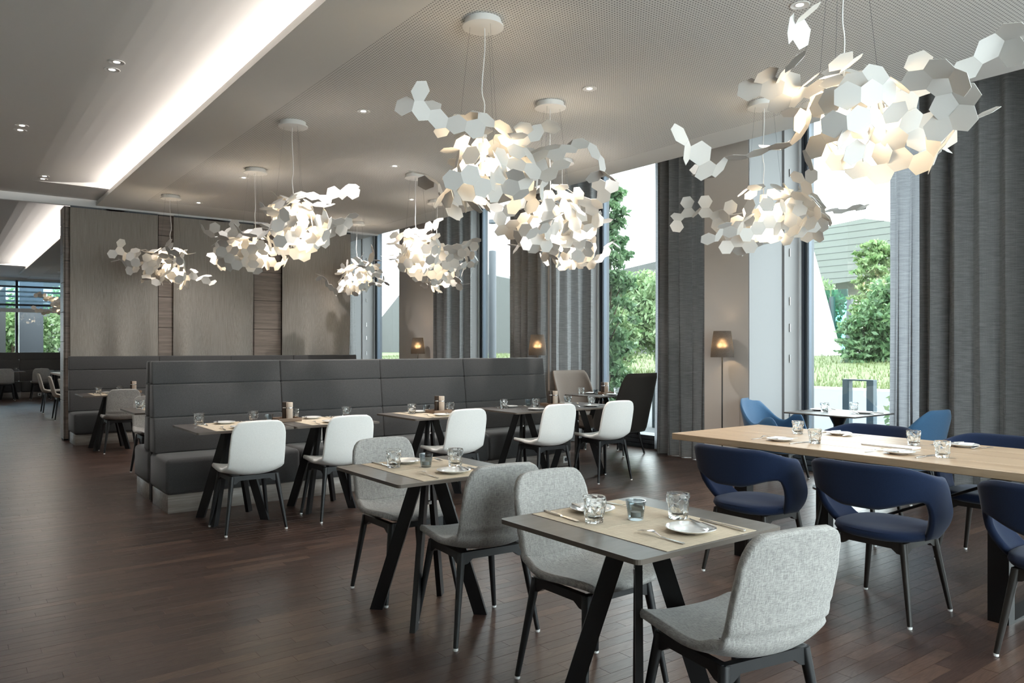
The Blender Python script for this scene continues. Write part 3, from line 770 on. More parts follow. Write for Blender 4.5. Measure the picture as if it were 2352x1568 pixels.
# ---- curtains
def curtain(name, label, path, z1, m, waves=.24, amp=.055, flare=.25, z0=.012, group='curtains at the windows', seedv=0, weight=True):
    """cloth hanging in folds along a plan path"""
    r = random.Random(seedv); L = [0]
    for a, b in zip(path[:-1], path[1:]): L.append(L[-1]+math.dist(a, b))
    tot = L[-1]; nf = max(2, round(tot/waves)); ph = [r.uniform(.75, 1.3) for _ in range(nf+1)]
    cum = [0]
    for q in ph[:nf]: cum.append(cum[-1]+q)
    am = [r.uniform(.6, 1.25) for _ in range(nf+1)]
    def at(s):
        for i in range(len(path)-1):
            if s <= L[i+1] or i == len(path)-2:
                q = (s-L[i])/(L[i+1]-L[i]); a, b = path[i], path[i+1]
                return Vector((a[0]+(b[0]-a[0])*q, a[1]+(b[1]-a[1])*q, 0)), (Vector((b[0]-a[0], b[1]-a[1], 0))).normalized()
    def fn(u, v):
        p, d = at(u*tot); n = Vector((-d.y, d.x, 0))
        q = u*cum[-1]; k = 0
        while k < nf-1 and q > cum[k+1]: k += 1
        fr = (q-cum[k])/ph[k]; a = am[k]*(1-fr)+am[min(nf, k+1)]*fr
        z = z1+(z0-z1)*v
        w = math.sin(2*PI*fr); w = math.copysign(abs(w)**.75, w)
        grow = .65+.35*v+.12*math.sin(3*v+k)
        sway = .015*math.sin(v*4+k*1.7)
        return p+n*(amp*a*w*grow+sway*v)+d*(.03*math.sin(4*PI*fr)*a*v)+Vector((0, 0, z))
    t = thing(name, label, 'curtain', (0, 0, 0), 0, group)
    nu = nf*14
    MB().grid(fn, nu, 26).build('cloth', m, t, smooth=True)
    hb = MB(); P = [fn(i/nu, 1)+Vector((0, 0, .004)) for i in range(nu+1)]
    hb.tube(P, .004, 4); hb.build('hem', m, t, smooth=True)
    tk = MB(); tk.tube([Vector((a, b, z1+.012)) for a, b in path], .012, 6); tk.build('track', M['alu'], t)
    return t
CT = 4.18
curtain('curtain', 'dark grey floor-length curtain filling the right edge of the picture', [(7.44, 3.47), (7.44, 2.9), (7.40, 2.42)], CT, M['curtain'], .23, .095, seedv=3)
curtain('curtain', 'dark grey curtain left of the pier with the nearest floor lamp', [(7.52, 6.83), (7.46, 6.4), (7.40, 5.72)], CT, M['curtain'], .2, .085, seedv=5)
curtain('curtain', 'wide dark grey curtain behind the middle floor lamp', [(7.36, 9.72), (6.92, 9.2), (6.9, 8.9), (6.9, 8.5), (7.03, 8.37), (7.5, 8.37), (7.74, 8.30)], CT, M['curtain'], .2, .05, seedv=8)
curtain('curtain', 'dark grey curtain right of the pier with the farthest floor lamp', [(6.93, 11.50), (7.0, 11.2), (7.45, 11.05)], CT, M['curtain'], .2, .065, seedv=11)
curtain('curtain', 'far dark curtain beside the end of the back wall cloth panels', [(6.62, 14.25), (6.9, 14.75), (7.3, 15.45)], CT, M['curtain'], .24, .05, seedv=14)
curtain('sheer_curtain', 'thin pale curtain edge over the window behind the blue armchairs', [(7.62, 3.84), (7.56, 3.42), (7.5, 3.1)], CT, M['sheer'], .16, .04, seedv=4, group='sheer curtains at the window edges')
curtain('sheer_curtain', 'thin pale curtain edge beside the brown wing armchair', [(7.68, 7.02), (7.62, 6.6)], CT, M['sheer'], .16, .035, seedv=6, group='sheer curtains at the window edges')
curtain('sheer_curtain', 'thin pale curtain edge of the window with the round post outside', [(7.70, 10.08), (7.66, 9.6)], CT, M['sheer'], .16, .035, seedv=7, group='sheer curtains at the window edges')
curtain('sheer_curtain', 'thin pale curtain edge beside the farthest floor lamp', [(7.66, 13.35), (7.6, 12.92)], CT, M['sheer'], .16, .035, seedv=9, group='sheer curtains at the window edges')

# ---- pendants: bent chains of white hexagonal plates round warm bulbs
HR = .0665; HA = HR*math.cos(PI/6)
hx = MB(); P6 = [(HR*math.cos(PI/6+k*PI/3), HR*math.sin(PI/6+k*PI/3)) for k in range(6)]
hx.add([(x, y, -.0011) for x, y in P6]+[(x, y, .0011) for x, y in P6], [(5, 4, 3, 2, 1, 0), (6, 7, 8, 9, 10, 11)]+[(k, (k+1) % 6, 6+(k+1) % 6, 6+k) for k in range(6)])
HEX = hx.mesh('petal', M['shell'])
def grow_cluster(seedv, N, ax, az):
    """plates joined edge to edge and folded; steered along shells round the bulbs"""
    r = random.Random(seedv); out = []
    def ok(c):
        return all((c-o[0]).length > HA*1.45 for o in out)
    F = lambda c: math.sqrt((c.x/ax)**2+(c.y/ax)**2+(c.z/az)**2)
    tips = []
    arms = 12
    for k in range(arms):
        a = 2*PI*k/arms+r.uniform(-.2, .2); rad = .17; zz = .20 if k % 2 == 0 else .05
        c = Vector((rad*math.cos(a), rad*math.sin(a), zz))
        n = Vector((math.cos(a)*.6, math.sin(a)*.6, .8 if zz > .1 else .1)).normalized()
        d = Vector((math.cos(a), math.sin(a), -.4)); d = (d-n*d.dot(n)).normalized()
        out.append((c, n, d)); tips.append((c, n, d, r.uniform(.62, 1.0), 0))
    for k in range(5):           # collar of plates right round the bulbs
        a = 2*PI*k/5+.3; c = Vector((.10*math.cos(a), .10*math.sin(a), r.uniform(-.16, .0))); n = Vector((math.cos(a), math.sin(a), 0))
        d = Vector((0, 0, -1)); out.append((c, n, d)); tips.append((c, n, d, .38, 0))
    tries = 0
    while len(out) < N and tries < 6000:
        tries += 1
        c, n, d, tgt, gen = tips[r.randrange(len(tips))] if r.random() < .45 else tips[-1-r.randrange(min(14, len(tips)))]
        best = None
        for _ in range(9):
            ang = r.choice((0, 0, 1, -1))*PI/3
            dd = Matrix.Rotation(ang, 3, n) @ d
            f = math.radians(r.choice((-1, -1, 1))*r.uniform(8, 52))
            d2 = dd*math.cos(f)+n*math.sin(f); n2 = n*math.cos(f)-dd*math.sin(f)
            c2 = c+dd*HA+d2*HA
            if not ok(c2) or c2.z > .46 or c2.z < -.38 or F(c2) > 1.32: continue
            s = abs(F(c2)-tgt)+r.uniform(0, .16)+(.12 if c2.z > .36 else 0)
            if best is None or s < best[0]: best = (s, c2, n2, d2)
        if best and best[0] < .5:
            out.append(best[1:]); tips.append((*best[1:], tgt*r.uniform(.93, 1.09), gen+1))
    # a few stray chains curling outwards and upwards
    for q in range(6):
        a0 = 2*PI*q/6+r.uniform(-.3, .3); ref = Vector((math.cos(a0), math.sin(a0), r.choice((.5, .25, -.2))))
        c, n, d = max(out, key=lambda o: o[0].dot(ref)/(1+.0*o[0].z))
        for step in range(r.choice((2, 2, 3))):
            best = None
            for _ in range(14):
                dd = Matrix.Rotation(r.choice((0, 1, -1))*PI/3, 3, n) @ d; f = math.radians(r.choice((-1, 1))*r.uniform(10, 60))
                d2 = dd*math.cos(f)+n*math.sin(f); n2 = n*math.cos(f)-dd*math.sin(f); c2 = c+dd*HA+d2*HA
                if not ok(c2) or not -.40 < c2.z < .50 or F(c2) > 1.38: continue
                sc = (c2-c).normalized().dot(ref.normalized())+r.uniform(-.5, .3)
                if best is None or sc > best[0]: best = (sc, c2, n2, d2)
            if not best: break
            if step > 0 and r.random() < .6:      # a side leaf at the fork
                dd = Matrix.Rotation(r.choice((1, -1))*PI/3, 3, n) @ d; f = math.radians(r.choice((-1, 1))*r.uniform(20, 70))
                d2 = dd*math.cos(f)+n*math.sin(f); c2 = c+dd*HA+d2*HA
                if ok(c2) and (c2-best[1]).length > HA*1.45 and c2.z < .5: out.append((c2, n*math.cos(f)-dd*math.sin(f), d2))
            c, n, d = best[1:]; out.append(best[1:])
    return out
def make_pendant(seedv, N, ax=.63, az=.31, drop=.97):
    """origin at the middle of the cluster; the canopy sits on the ceiling above it"""
    t = thing('hexagon_pendant', 'x', 'pendant lamp')
    r = random.Random(seedv+50)
    for c, n, d in grow_cluster(seedv, N, ax, az):
        # plate edge midpoints lie along local x
        m = Matrix((d, n.cross(d), n)).transposed()
        link('petal', HEX, t, c, m.to_euler())
    top = CH-ZL
    cn = MB(); cn.lathe([(.118, top), (.118, top-.035), (.135, top-.036), (.135, top-.048), (.13, top-.05), (0, top-.05)], 40)
    cn.build('canopy', M['whitep'], t, smooth=True, sharp=40)
    pts = [(.012, 0, top-.05), (.012, .0, top-.2), (-.006, .006, top-.45), (.012, 0, .42), (0, 0, .30), (0, 0, .17)]
    pts = [curve_pt(pts, k/20) for k in range(21)]
    MB().tube(pts, .0042, 6).build('cord', M['whitep'], t, smooth=True)
    for k in range(3):
        a = 2*PI*k/3+.5
        MB().tube([(.085*math.cos(a), .085*math.sin(a), top-.05), (.16*math.cos(a), .16*math.sin(a), .2)], .0008, 4).build('suspension_wire', M['alu'], t)
    MB().lathe([(.0, .17), (.03, .165), (.035, .10), (.02, .09), (.02, .06), (0, .06)], 14).build('lamp_holder', M['whitep'], t, smooth=True, sharp=40)
    for k in range(3):
        a = 2*PI*k/3+seedv; c = (.055*math.cos(a), .055*math.sin(a), -.03+.05*(k-1))
        MB().lathe([(0, .045), (.012, .045), (.016, .03), (.03, .005), (.03, -.012), (.018, -.032), (0, -.036)], 12, c).build('bulb', M['bulb'], t, smooth=True)
        ar = MB().tube([(0, 0, .07), c[:2]+(c[2]+.045,)], .006, 6); ar.build('arm', M['whitep'], t)
    return t
ZL = 2.53
def lamp_light(t, e=1):
    l = bpy.data.lights.new('pendant_glow', 'POINT'); l.energy = LAMP_W*e; l.color = (1, .82, .60); l.shadow_soft_size = .11
    o = bpy.data.objects.new('pendant_glow', l); COL.objects.link(o); o.parent = t; o.location = (0, 0, -.02)
PEND = [remember(make_pendant(s, 118)) for s in (1, 2, 3)]
POS = [(2.85, 4.10, 0, 0, 'large hexagon-petal pendant in the middle, above the second table'),
       (3.70, 2.10, 1, .3, 'hexagon-petal pendant nearest the camera, top right above the oak table'),
       (4.28, 5.13, 2, 1.1, 'hexagon-petal pendant behind the middle one, overlapping its right side'),
       (2.70, 7.03, 1, 2.2, 'large hexagon-petal pendant left of the middle, above the bench'),
       (3.05, 9.15, 0, 2.0, 'hexagon-petal pendant overlapping behind the one above the bench'),
       (2.63, 11.45, 2, 3.0, 'leftmost hexagon-petal pendant before the back wall cloth panels'),
       (5.75, 4.00, 2, .2, 'hexagon-petal pendant before the pier with the nearest floor lamp'),
       (5.68, 6.60, 0, 4.1, 'hexagon-petal pendant low before the wide dark curtain'),
       (4.72, 8.24, 1, 1.5, 'hexagon-petal pendant before the farthest floor lamp pier'),
       (5.80, 9.52, 2, 5.0, 'hexagon-petal pendant behind the right half of the far one'),
       (5.70, 11.95, 0, .9, 'small-looking far hexagon-petal pendant at the corner of back wall and window'),
       (2.78, 24.2, 1, .4, 'hexagon-petal pendant in the next room, cut off by the back wall end')]
for x, y, k, rz, lab in POS:
    o = place(PEND[k], (x, y, ZL), rz, lab, 'hexagon-petal pendants'); lamp_light(o)

# ---- recessed downlights
def make_down():
    t = thing('downlight', 'x', 'downlight')
    MB().lathe([(.036, .03), (.040, 0), (.056, -.004), (.060, -.002), (.060, 0)], 28).build('trim_ring', M['whitep'], t, smooth=True, sharp=40)
    MB().lathe([(0, .004), (.030, .004), (.038, .0015)], 20).build('reflector', M['chrome'], t, smooth=True)
    MB().lathe([(0, .0), (.024, .0)], 16).build('diode', M['led'], t)
    return remember(t)
DN = make_down()
def down(x, y, z, lab, e=1, group='recessed ceiling downlights'):
    o = place(DN, (x, y, z-.001), 0, lab, group)
    l = bpy.data.lights.new('downlight_beam', 'SPOT'); l.energy = DOWN_W*e; l.color = (1, .95, .90)
    l.spot_size = math.radians(118); l.spot_blend = 1; l.shadow_soft_size = .03
    s = bpy.data.objects.new('downlight_beam', l); COL.objects.link(s); s.parent = o; s.location = (0, 0, -.012)
for x, y, lab in ((4.30, 2.73, 'round ceiling downlight at the top edge, left of the nearest pendant'),
                  (4.30, 4.65, 'round ceiling downlight to the right of the middle pendant canopy'),
                  (4.30, 8.0, 'round ceiling downlight behind the left side of the middle pendant'),
                  (4.30, 9.66, 'round ceiling downlight between the bench pendant and the middle one, far'),
                  (3.08, 6.32, 'round ceiling downlight between the bench and middle pendant canopies'),
                  (3.08, 9.68, 'round ceiling downlight just left of the second far-left canopy'),
                  (3.08, 11.75, 'round ceiling downlight right of the leftmost canopy'),
                  (5.46, 6.27, 'round ceiling downlight above the pendant before the wide curtain'),
                  (5.46, 9.65, 'round ceiling downlight near the window, above a far pendant'),
                  (5.46, 11.72, 'farthest round ceiling downlight near the window')):
    down(x, y, CH, lab)
for x, y in ((1.12, 6.69), (.684, 9.13), (1.116, 11.61)):
    pl = {6.69: 'nearest', 9.13: 'leftmost', 11.61: 'farthest'}[y]
    down(x, y+.10, 3.582, f'back spot of the {pl} pair in the left ceiling', .25, 'paired spots in the left ceiling')
    down(x, y-.10, 3.582, f'front spot of the {pl} pair in the left ceiling', .25, 'paired spots in the left ceiling')
down(2.9, 15.9, CH, 'downlight of the next room peeping past the back wall end', 1)

# ---- floor lamps
def make_floor_lamp():
    t = thing('floor_lamp', 'x', 'floor lamp')
    MB().lathe([(.0, 0), (.125, 0), (.13, .006), (.125, .014), (.02, .018), (.0, .018)], 32).build('base', M['steel'], t, smooth=True, sharp=40)
    MB().tube([(0, 0, .016), (0, 0, 1.36)], .0065, 10).build('pole', M['steel'], t, smooth=True)
    MB().lathe([(.124, 1.265), (.118, 1.36), (.105, 1.46), (.092, 1.55)], 40, caps=False).build('lamp_shade', M['shade'], t, smooth=True)
    m = MB()
    for k in range(3): m.tube([(0, 0, 1.36), (.106*math.cos(k*2.094), .106*math.sin(k*2.094), 1.42)], .002, 5)
    m.build('shade_ring', M['steel'], t)
    MB().lathe([(0, 1.37), (.012, 1.37), (.028, 1.41), (.028, 1.43), (.015, 1.455), (0, 1.46)], 14).build('bulb', M['bulbdim'], t, smooth=True)
    return remember(t)
M['bulbdim'] = mat('lamp_bulb', (1, .9, .75), .5, emit=(1, .72, .42), es=6)
FLP = make_floor_lamp()
for x, y, lab in ((6.84, 5.28, 'slim floor lamp with grey tapered shade before the nearest pier'),
                  (6.62, 8.21, 'slim floor lamp with grey shade before the wide dark curtain'),
                  (6.80, 11.80, 'slim floor lamp with grey shade before the farthest pier')):
    o = place(FLP, (x, y, 0), 0, lab, 'floor lamps at the window piers')
    l = bpy.data.lights.new('lamp_glow', 'POINT'); l.energy = 2.3; l.color = (1, .74, .46); l.shadow_soft_size = .03
    s = bpy.data.objects.new('lamp_glow', l); COL.objects.link(s); s.parent = o; s.location = (0, 0, 1.40)

# ---- tableware
def faceted(r0, r1, h, n, rows, jit, seedv, base=.012, wall=.003):
    """heavy tumbler: the outside is a net of flat diamond facets"""
    r = random.Random(seedv); m = MB(); vs = []; fs = []
    for j in range(rows+1):
        q = j/rows; z = base+(h-.012-base)*q; rad = r0+(r1-r0)*q
        for k in range(n):
            a = 2*PI*(k+(.5 if j % 2 else 0))/n+r.uniform(-1, 1)*jit*.5
            rr = rad*(1+r.uniform(-1, 1)*jit*.35); vs.append((rr*math.cos(a), rr*math.sin(a), z+(r.uniform(-1, 1)*jit*.05 if 0 < j < rows else 0)))
    for j in range(rows):
        for k in range(n):
            a, b = j*n+k, j*n+(k+1) % n; c, d = (j+1)*n+k, (j+1)*n+(k+1) % n
            fs += [(a, b, c), (b, d, c)] if j % 2 == 0 else [(a, d, c), (a, b, d)]
    o = len(vs); prof = [(r1*1.0, h-.004), (r1*.985, h), (r1-wall, h-.001), (r1-wall-.001, h-.02), (r0-wall*1.2, base+.012), (r0*.6, base+.004), (0.0005, base+.004)]
    for rad, z in prof: vs += [(rad*math.cos(2*PI*k/n), rad*math.sin(2*PI*k/n), z) for k in range(n)]
    seq = [rows*n]+[o+i*n for i in range(len(prof))]
    for a, b in zip(seq[:-1], seq[1:]): fs += [(a+k, a+(k+1) % n, b+(k+1) % n, b+k) for k in range(n)]
    e = len(vs); vs += [(r0*.98*math.cos(2*PI*k/n), r0*.98*math.sin(2*PI*k/n), .0012) for k in range(n)]
    fs += [(e+k, e+(k+1) % n, (k+1) % n, k) for k in range(n)]; fs += [tuple(e+k for k in range(n))[::-1], tuple(seq[-1]+k for k in range(n))]
    return m.add(vs, fs)
TUM = [faceted(.0335, .042, .092, 12, 6, .24, s).mesh('tumbler', M['tumbler']) for s in (1, 2, 3)]
vt = MB()
N_ = 40
prof = [(.0, 0), (.024, 0), (.027, .004)]+[(.027+.0095*j/16+(.0009 if j % 2 else -.0007), .004+.064*j/16) for j in range(17)]+[(.0365, .070), (.0345, .070), (.026, .012), (0, .010)]
vt.lathe(prof, N_); VOT = vt.mesh('votive', M['votive'], smooth=True, sharp=50)
CAN = MB().lathe([(0, .012), (.0185, .012), (.0185, .028), (.0, .029)], 18).mesh('tea_light', M['candle'], smooth=True, sharp=40)
PLATE = MB().lathe([(0, .0), (.046, .0), (.05, .003), (.082, .0135), (.0855, .0165), (.084, .0178), (.055, .0085), (.04, .006), (0, .0055)], 40).mesh('side_plate', M['china'], smooth=True, sharp=60)
def knife_me(L=.215, w=.018):
    m = MB()
    m.prism([(-L*.0, -.0045), (L*.02, -.0062), (L*.45, -.0055), (L*.5, -.004), (L*.5, .004), (L*.45, .0055), (L*.02, .0062), (0, .0045)], 0, 1, 'x')
    m.v = [(b, a, .0012+.0056*c) for c, a, b in [(v[0], v[1], v[2]) for v in m.v]]
    k = MB().prism([(L*.5, -.004), (L*.56, -.0085), (L*.85, -w/2), (L*.97, -w*.3), (L, .001), (L*.97, w*.45), (L*.5, w*.3)], 0, 1, 'x')
    k.v = [(v[2], v[1], .0022+.0016*v[0]) for v in k.v]
    return m.add(k.v, k.f).mesh('knife', M['cutlery'])
def fork_me(L=.20, tines=4, spoon=False):
    m = MB(); pts = [(-.004, 0), (-.0058, .01), (-.0042, L*.35), (-.0032, L*.55), (-.0048, L*.64)]
    def lift(y): return .002+.012*smooth(L*.45, L*.68, y)-.009*smooth(L*.75, L, y)
    ys = [0, .008, L*.2, L*.35, L*.5, L*.58, L*.64, L*.70, L*.76]; ws = [.007, .0115, .0105, .008, .006, .007, .012, .022, .0245]
    if spoon:
        ys = [0, .008, L*.2, L*.35, L*.5, L*.62, L*.68, L*.76, L*.86, L*.95, L]; ws = [.007, .0115, .0105, .008, .006, .007, .016, .029, .032, .022, .006]
    vs = []; fs = []
    for y, w in zip(ys, ws):
        z = lift(y); vs += [(-w/2, y, z), (w/2, y, z), (w/2, y, z+.0022), (-w/2, y, z+.0022)]
    for j in range(len(ys)-1):
        a, b = 4*j, 4*j+4; fs += [(a+i, a+(i+1) % 4, b+(i+1) % 4, b+i) for i in range(4)]
    fs += [(0, 1, 2, 3), tuple(4*(len(ys)-1)+i for i in (3, 2, 1, 0))]
    m.add(vs, fs)
    if not spoon:
        for k in range(tines):
            x = (k-1.5)*.0066
            q = [(x, L*.755, lift(L*.755)+.0011), (x*.96, L*.86, lift(L*.86)+.0011), (x*.92, L, lift(L)+.0022)]
            m.tube(q, [.0019, .0016, .0009], 5)
    return m.mesh('spoon' if spoon else 'fork', M['cutlery'])
KNIFE, FORK, SPOON, BUTTER = knife_me(), fork_me(), fork_me(spoon=True), knife_me(.165, .014)
MATM = MB().rbox(-.225, .225, -.165, .165, 0, .0016, .0005, 1).mesh('placemat', M['mat'])
NAPK = MB().rbox(-.036, .036, -.05, .05, 0, .004, .001, 1).mesh('napkin', M['napkin'])
MILL_PROF = [(.0, 0), (.026, 0), (.027, .003), (.027, .098), (.0262, .10)]
def mill(body, loc, label, group):
    t = thing('spice_mill', label, 'mill', loc, 0, group)
    MB().lathe([(0, 0), (.026, 0), (.0272, .003), (.0272, .100)], 24).build('body', body, t, smooth=True, sharp=40)
    MB().lathe([(.0255, .1), (.0262, .101), (.0262, .110), (.0255, .111)], 24).build('steel_band', M['chrome'], t, smooth=True, sharp=40)
    MB().lathe([(.0272, .111), (.0272, .150), (.025, .153), (0, .153)], 24).build('head', body, t, smooth=True, sharp=40)
NICE = {'near': 'the nearest bistro table', 'second': 'the second bistro table', 'b1': 'the leftmost bench table', 'b2': 'the second bench table',
        'b3': 'the lone middle bench table', 'b4': 'the window-end bench table', 'b5': 'the table past the bench end', 'wing': 'the wing armchair table',
        'back1': 'the back wall bench table', 'rear1': 'the rear bench table', 'win': 'the pedestal table', 'oak': 'the oak table',
        'far1': 'the far left table', 'far2': 'the far next-room table', 'far3': 'the pale chair table'}
def item(name, me, loc, rz, label, cat, group, rx=0, ry=0):
    o = link(name, me, None, loc, (rx, ry, rz)); return tag(o, label, cat, group)
NT = [0]
def tumbler(key, x, y, where, z=TH):
    NT[0] += 1
    item('tumbler', TUM[NT[0] % 3], (x, y, z+.0018 if key in MATS else z+.0005), random.uniform(0, 6), f'clear faceted glass tumbler {where}', 'glass', 'faceted tumblers')
MATS = {'near', 'second', 'b1', 'b2', 'b3', 'back1', 'rear1'}
def votive(key, x, y):
    z = TH+(.0018 if key in MATS else .0005)
    t = thing('votive_holder', f'smoky ribbed glass candle holder on {NICE[key]}', 'candle holder', (x, y, z), 0, 'smoky candle holders')
    link('glass_cup', VOT, t); link('tea_light', CAN, t)
def mats(key):
    x, y, rz = TABLES[key]
    for s, nm in ((-1, 'near'), (1, 'far')):
        item('placemat', MATM, (x+.005, y+s*.1665, TH+.0002), 0, f'woven straw placemat on the {nm} half of {NICE[key]}', 'placemat', 'woven straw placemats')
def setting(key, x, y, rz, side, what='pfkbn', z=None, rim=.215):
    """place setting at the table edge; rz turns the diner's forward direction from +Y"""
    z = (TH+(.0019 if key in MATS else .0006)) if z is None else z
    R = Matrix.Rotation(rz, 3, 'Z')
    def at(u, v): p = R @ Vector((u, v, 0)); return (x+p.x, y+p.y)
    N = NICE[key]
    if 'p' in what: item('side_plate', PLATE, (*at(0, 0), z), 0, f'small white china plate {side} of {N}', 'plate', 'white side plates')
    if 'f' in what: item('fork', FORK, (*at(-.15, -.10), z), rz+random.uniform(-.12, .12), f'steel fork left of the plate {side} of {N}', 'fork', 'steel forks')
    if 's' in what: item('spoon', SPOON, (*at(-.13, -.10), z), rz-.25, f'steel spoon beside the plate {side} of {N}', 'spoon', 'steel spoons')
    if 'k' in what: item('knife', KNIFE, (*at(.145, -.11), z), rz+random.uniform(-.15, .1), f'steel dinner knife right of plate {side} of {N}', 'knife', 'steel dinner knives')
    if 'b' in what: item('butter_knife', BUTTER, (*at(.032, -.078), z+.0172), rz-.30, f'butter knife on the plate {side} of {N}', 'knife', 'steel butter knives')
    if 'n' in what: item('napkin', NAPK, (*at(-.015, 0), z+.0180), rz+.25, f'white paper napkin on the plate {side} of {N}', 'napkin', 'paper napkins')
def mills(key, x, y, pale_dx=.012, pale_dy=-.056, tray_mat='traywood'):
    z = TH+(.0019 if key in MATS else .0006)
    t = thing('condiment_tray', f'low wooden tray under the mills on {NICE[key]}', 'tray', (x, y, z), 0, 'wooden condiment trays')
    m = MB().rbox(-.10, .10, -.09, .09, 0, .008, .002, 1); m.build('tray_base', M[tray_mat], t)
    for a in ((-.10, .10, -.09, -.082), (-.10, .10, .082, .09), (-.10, -.092, -.082, .082), (.092, .10, -.082, .082)):
        MB().rbox(*a, .008, .03, .001, 1).build('tray_side', M[tray_mat], t)
    mill(M['milldark'], (x, y+.028, z+.0082), f'dark walnut pepper mill on {NICE[key]}', 'dark pepper mills')
    mill(M['millpale'], (x+pale_dx, y-.034, z+.0082), f'pale wooden salt mill on {NICE[key]}', 'pale salt mills')
for k in MATS: mats(k)
# nearest table
setting('near', 2.035, 1.70, 0, 'on the near side', 'pfkb'); setting('near', 1.99, 2.135, PI, 'on the far side', 'pfkb')
tumbler('near', 1.875, 2.003, 'left of the candle holder on the nearest bistro table'); tumbler('near', 2.16, 1.863, 'right of the candle holder on the nearest bistro table')
votive('near', 2.02, 1.94)
setting('second', 2.06, 3.22, 0, 'on the near side', 'pfkb'); setting('second', 2.03, 3.65, PI, 'on the far side', 'pfkb')
tumbler('second', 1.905, 3.555, 'left of the candle holder on the second bistro table'); tumbler('second', 2.18, 3.393, 'right of the candle holder on the second bistro table')
votive('second', 2.043, 3.46)
def bench_set(key, near_t, far_t, mill_at, vot_at, w1='pfkb', w2='pfkb'):
    x, y, rz = TABLES[key]
    setting(key, x, y-.225, 0, 'near the chair', w1); setting(key, x, y+.215, PI, 'by the bench', w2)
    if near_t: tumbler(key, *near_t, f'near the chair side of {NICE[key]}')
    if far_t: tumbler(key, *far_t, f'at the bench side of {NICE[key]}')
    if vot_at: votive(key, *vot_at)
    if mill_at: mills(key, *mill_at)
bench_set('b1', (1.704, 6.49), (2.13, 6.44), None, (2.21, 6.30))
bench_set('b2', (2.49, 6.46), (2.96, 6.42), (2.385, 6.36), None)
bench_set('b3', (3.60, 6.36), (4.02, 6.34), (3.86, 6.30), (3.80, 6.43))
bench_set('b4', (4.69, 6.37), (5.06, 6.30), None, (5.10, 6.48))
bench_set('b5', (5.76, 6.20), (5.68, 6.50), (5.335, 6.36), None)
x, y, _ = TABLES['wing']
setting('wing', x, y-.21, 0, 'by the dark wing chair', 'pfkn'); setting('wing', x, y+.21, PI, 'by the taupe wing chair', 'pfkn')
tumbler('wing', 6.97, 7.70, 'left on the wing armchair table'); tumbler('wing', 7.36, 7.42, 'right on the wing armchair table')
votive('wing', 7.05, 7.50); mills('wing', 7.25, 7.55)
x, y, _ = TABLES['win']
setting('win', 7.02, 4.25, PI, 'by the left armchair', 'pfks'); setting('win', 7.06, 3.80, 0, 'by the right armchair', 'pfks')
tumbler('win', 6.93, 4.13, 'left on the pedestal table at the window'); tumbler('win', 7.20, 3.98, 'right on the pedestal table at the window')
bench_set('back1', (1.76, 11.66), (2.05, 11.85), (2.2, 11.75), (2.02, 11.60))
bench_set('rear1', (1.66, 8.52), (1.75, 8.60), None, None, '', '')
bench_set('far1', None, (1.74, 24.6), None, None, '', 'p'); bench_set('far2', None, (2.3, 24.6), None, None, '', 'p')
tumbler('far3', 2.45, 16.7, 'on the pale chair table')
ZO = .7505
for x, y, rz, side in ((4.455, 2.975, -PI/2, 'at the near far-end place'), (4.455, 2.19, -PI/2, 'at the near middle place'), (4.455, 1.35, -PI/2, 'at the right edge place'),
                       (5.10, 2.93, PI/2, 'at the window-side end place'), (5.10, 2.11, PI/2, 'at the window-side middle place')):
    setting('oak', x, y, rz, side, 'pfkbn' if x < 5 else 'pskbn', z=ZO)
for x, y, w in ((4.92, 3.14, 'farthest on the oak table'), (4.513, 2.757, 'on the oak table before the far near-side setting'), (4.928, 2.333, 'beside the bill folder on the oak table'), (4.506, 1.974, 'on the oak table nearest the picture edge')):
    NT[0] += 1; item('tumbler', TUM[NT[0] % 3], (x, y, ZO), random.uniform(0, 6), f'clear faceted glass tumbler {w}', 'glass', 'faceted tumblers')
t = thing('bill_folder', 'flat pale card folder lying on the oak table', 'folder', (4.74, 2.385, ZO), 0)
MB().rbox(-.055, .055, -.16, .16, 0, .004, .001, 1).build('cover', M['napkin'], t)
MB().rbox(-.055, .055, -.16, .16, .0045, .0085, .001, 1).build('inner_card', M['whitep'], t)

# ================================================================== NEXT ROOM: glass wall
root = bpy.data.objects.new('window_7', None); COL.objects.link(root); struct(root)
YF = 28.6
def fbox(nm, x0, x1, z0, z1, m, y0=YF-.06, y1=YF+.06): MB().box(x0, x1, y0, y1, z0, z1).build(nm, m, root)
for x in (-2.4, -.1, 2.02, 3.32, 5.5): fbox('mullion', x-.035, x+.035, .12, 3.5, M['alu'])
for z0, z1 in ((0, .12), (2.50, 2.62), (2.70, 2.76), (3.28, 3.33)): fbox('transom', -3.2, 7.9, z0, z1, M['alu'] if z0 != 2.50 else M['aluw'], YF-.08, YF+.08)
for z in range(3): fbox('reflected_band', -3.2, 7.9, 2.84+.15*z, 2.90+.15*z, M['aluw'], YF+.4, YF+.42)  # bars put in for the pale bands that the upper glass reflects
fbox('header', -3.2, 8.3, 3.48, 4.3, M['paint'], YF, YF+.3)
for x0, x1 in ((-3.2, -2.435), (-2.365, -.135), (-.065, 1.985), (2.055, 3.285), (3.355, 5.465), (5.535, 7.9)):
    for z0, z1 in ((.12, 2.5), (2.62, 3.28), (3.33, 3.5)): MB().box(x0, x1, YF-.004, YF+.004, z0, z1).build('pane', M['paneblue' if z0 > 2.6 else 'pane'], root)
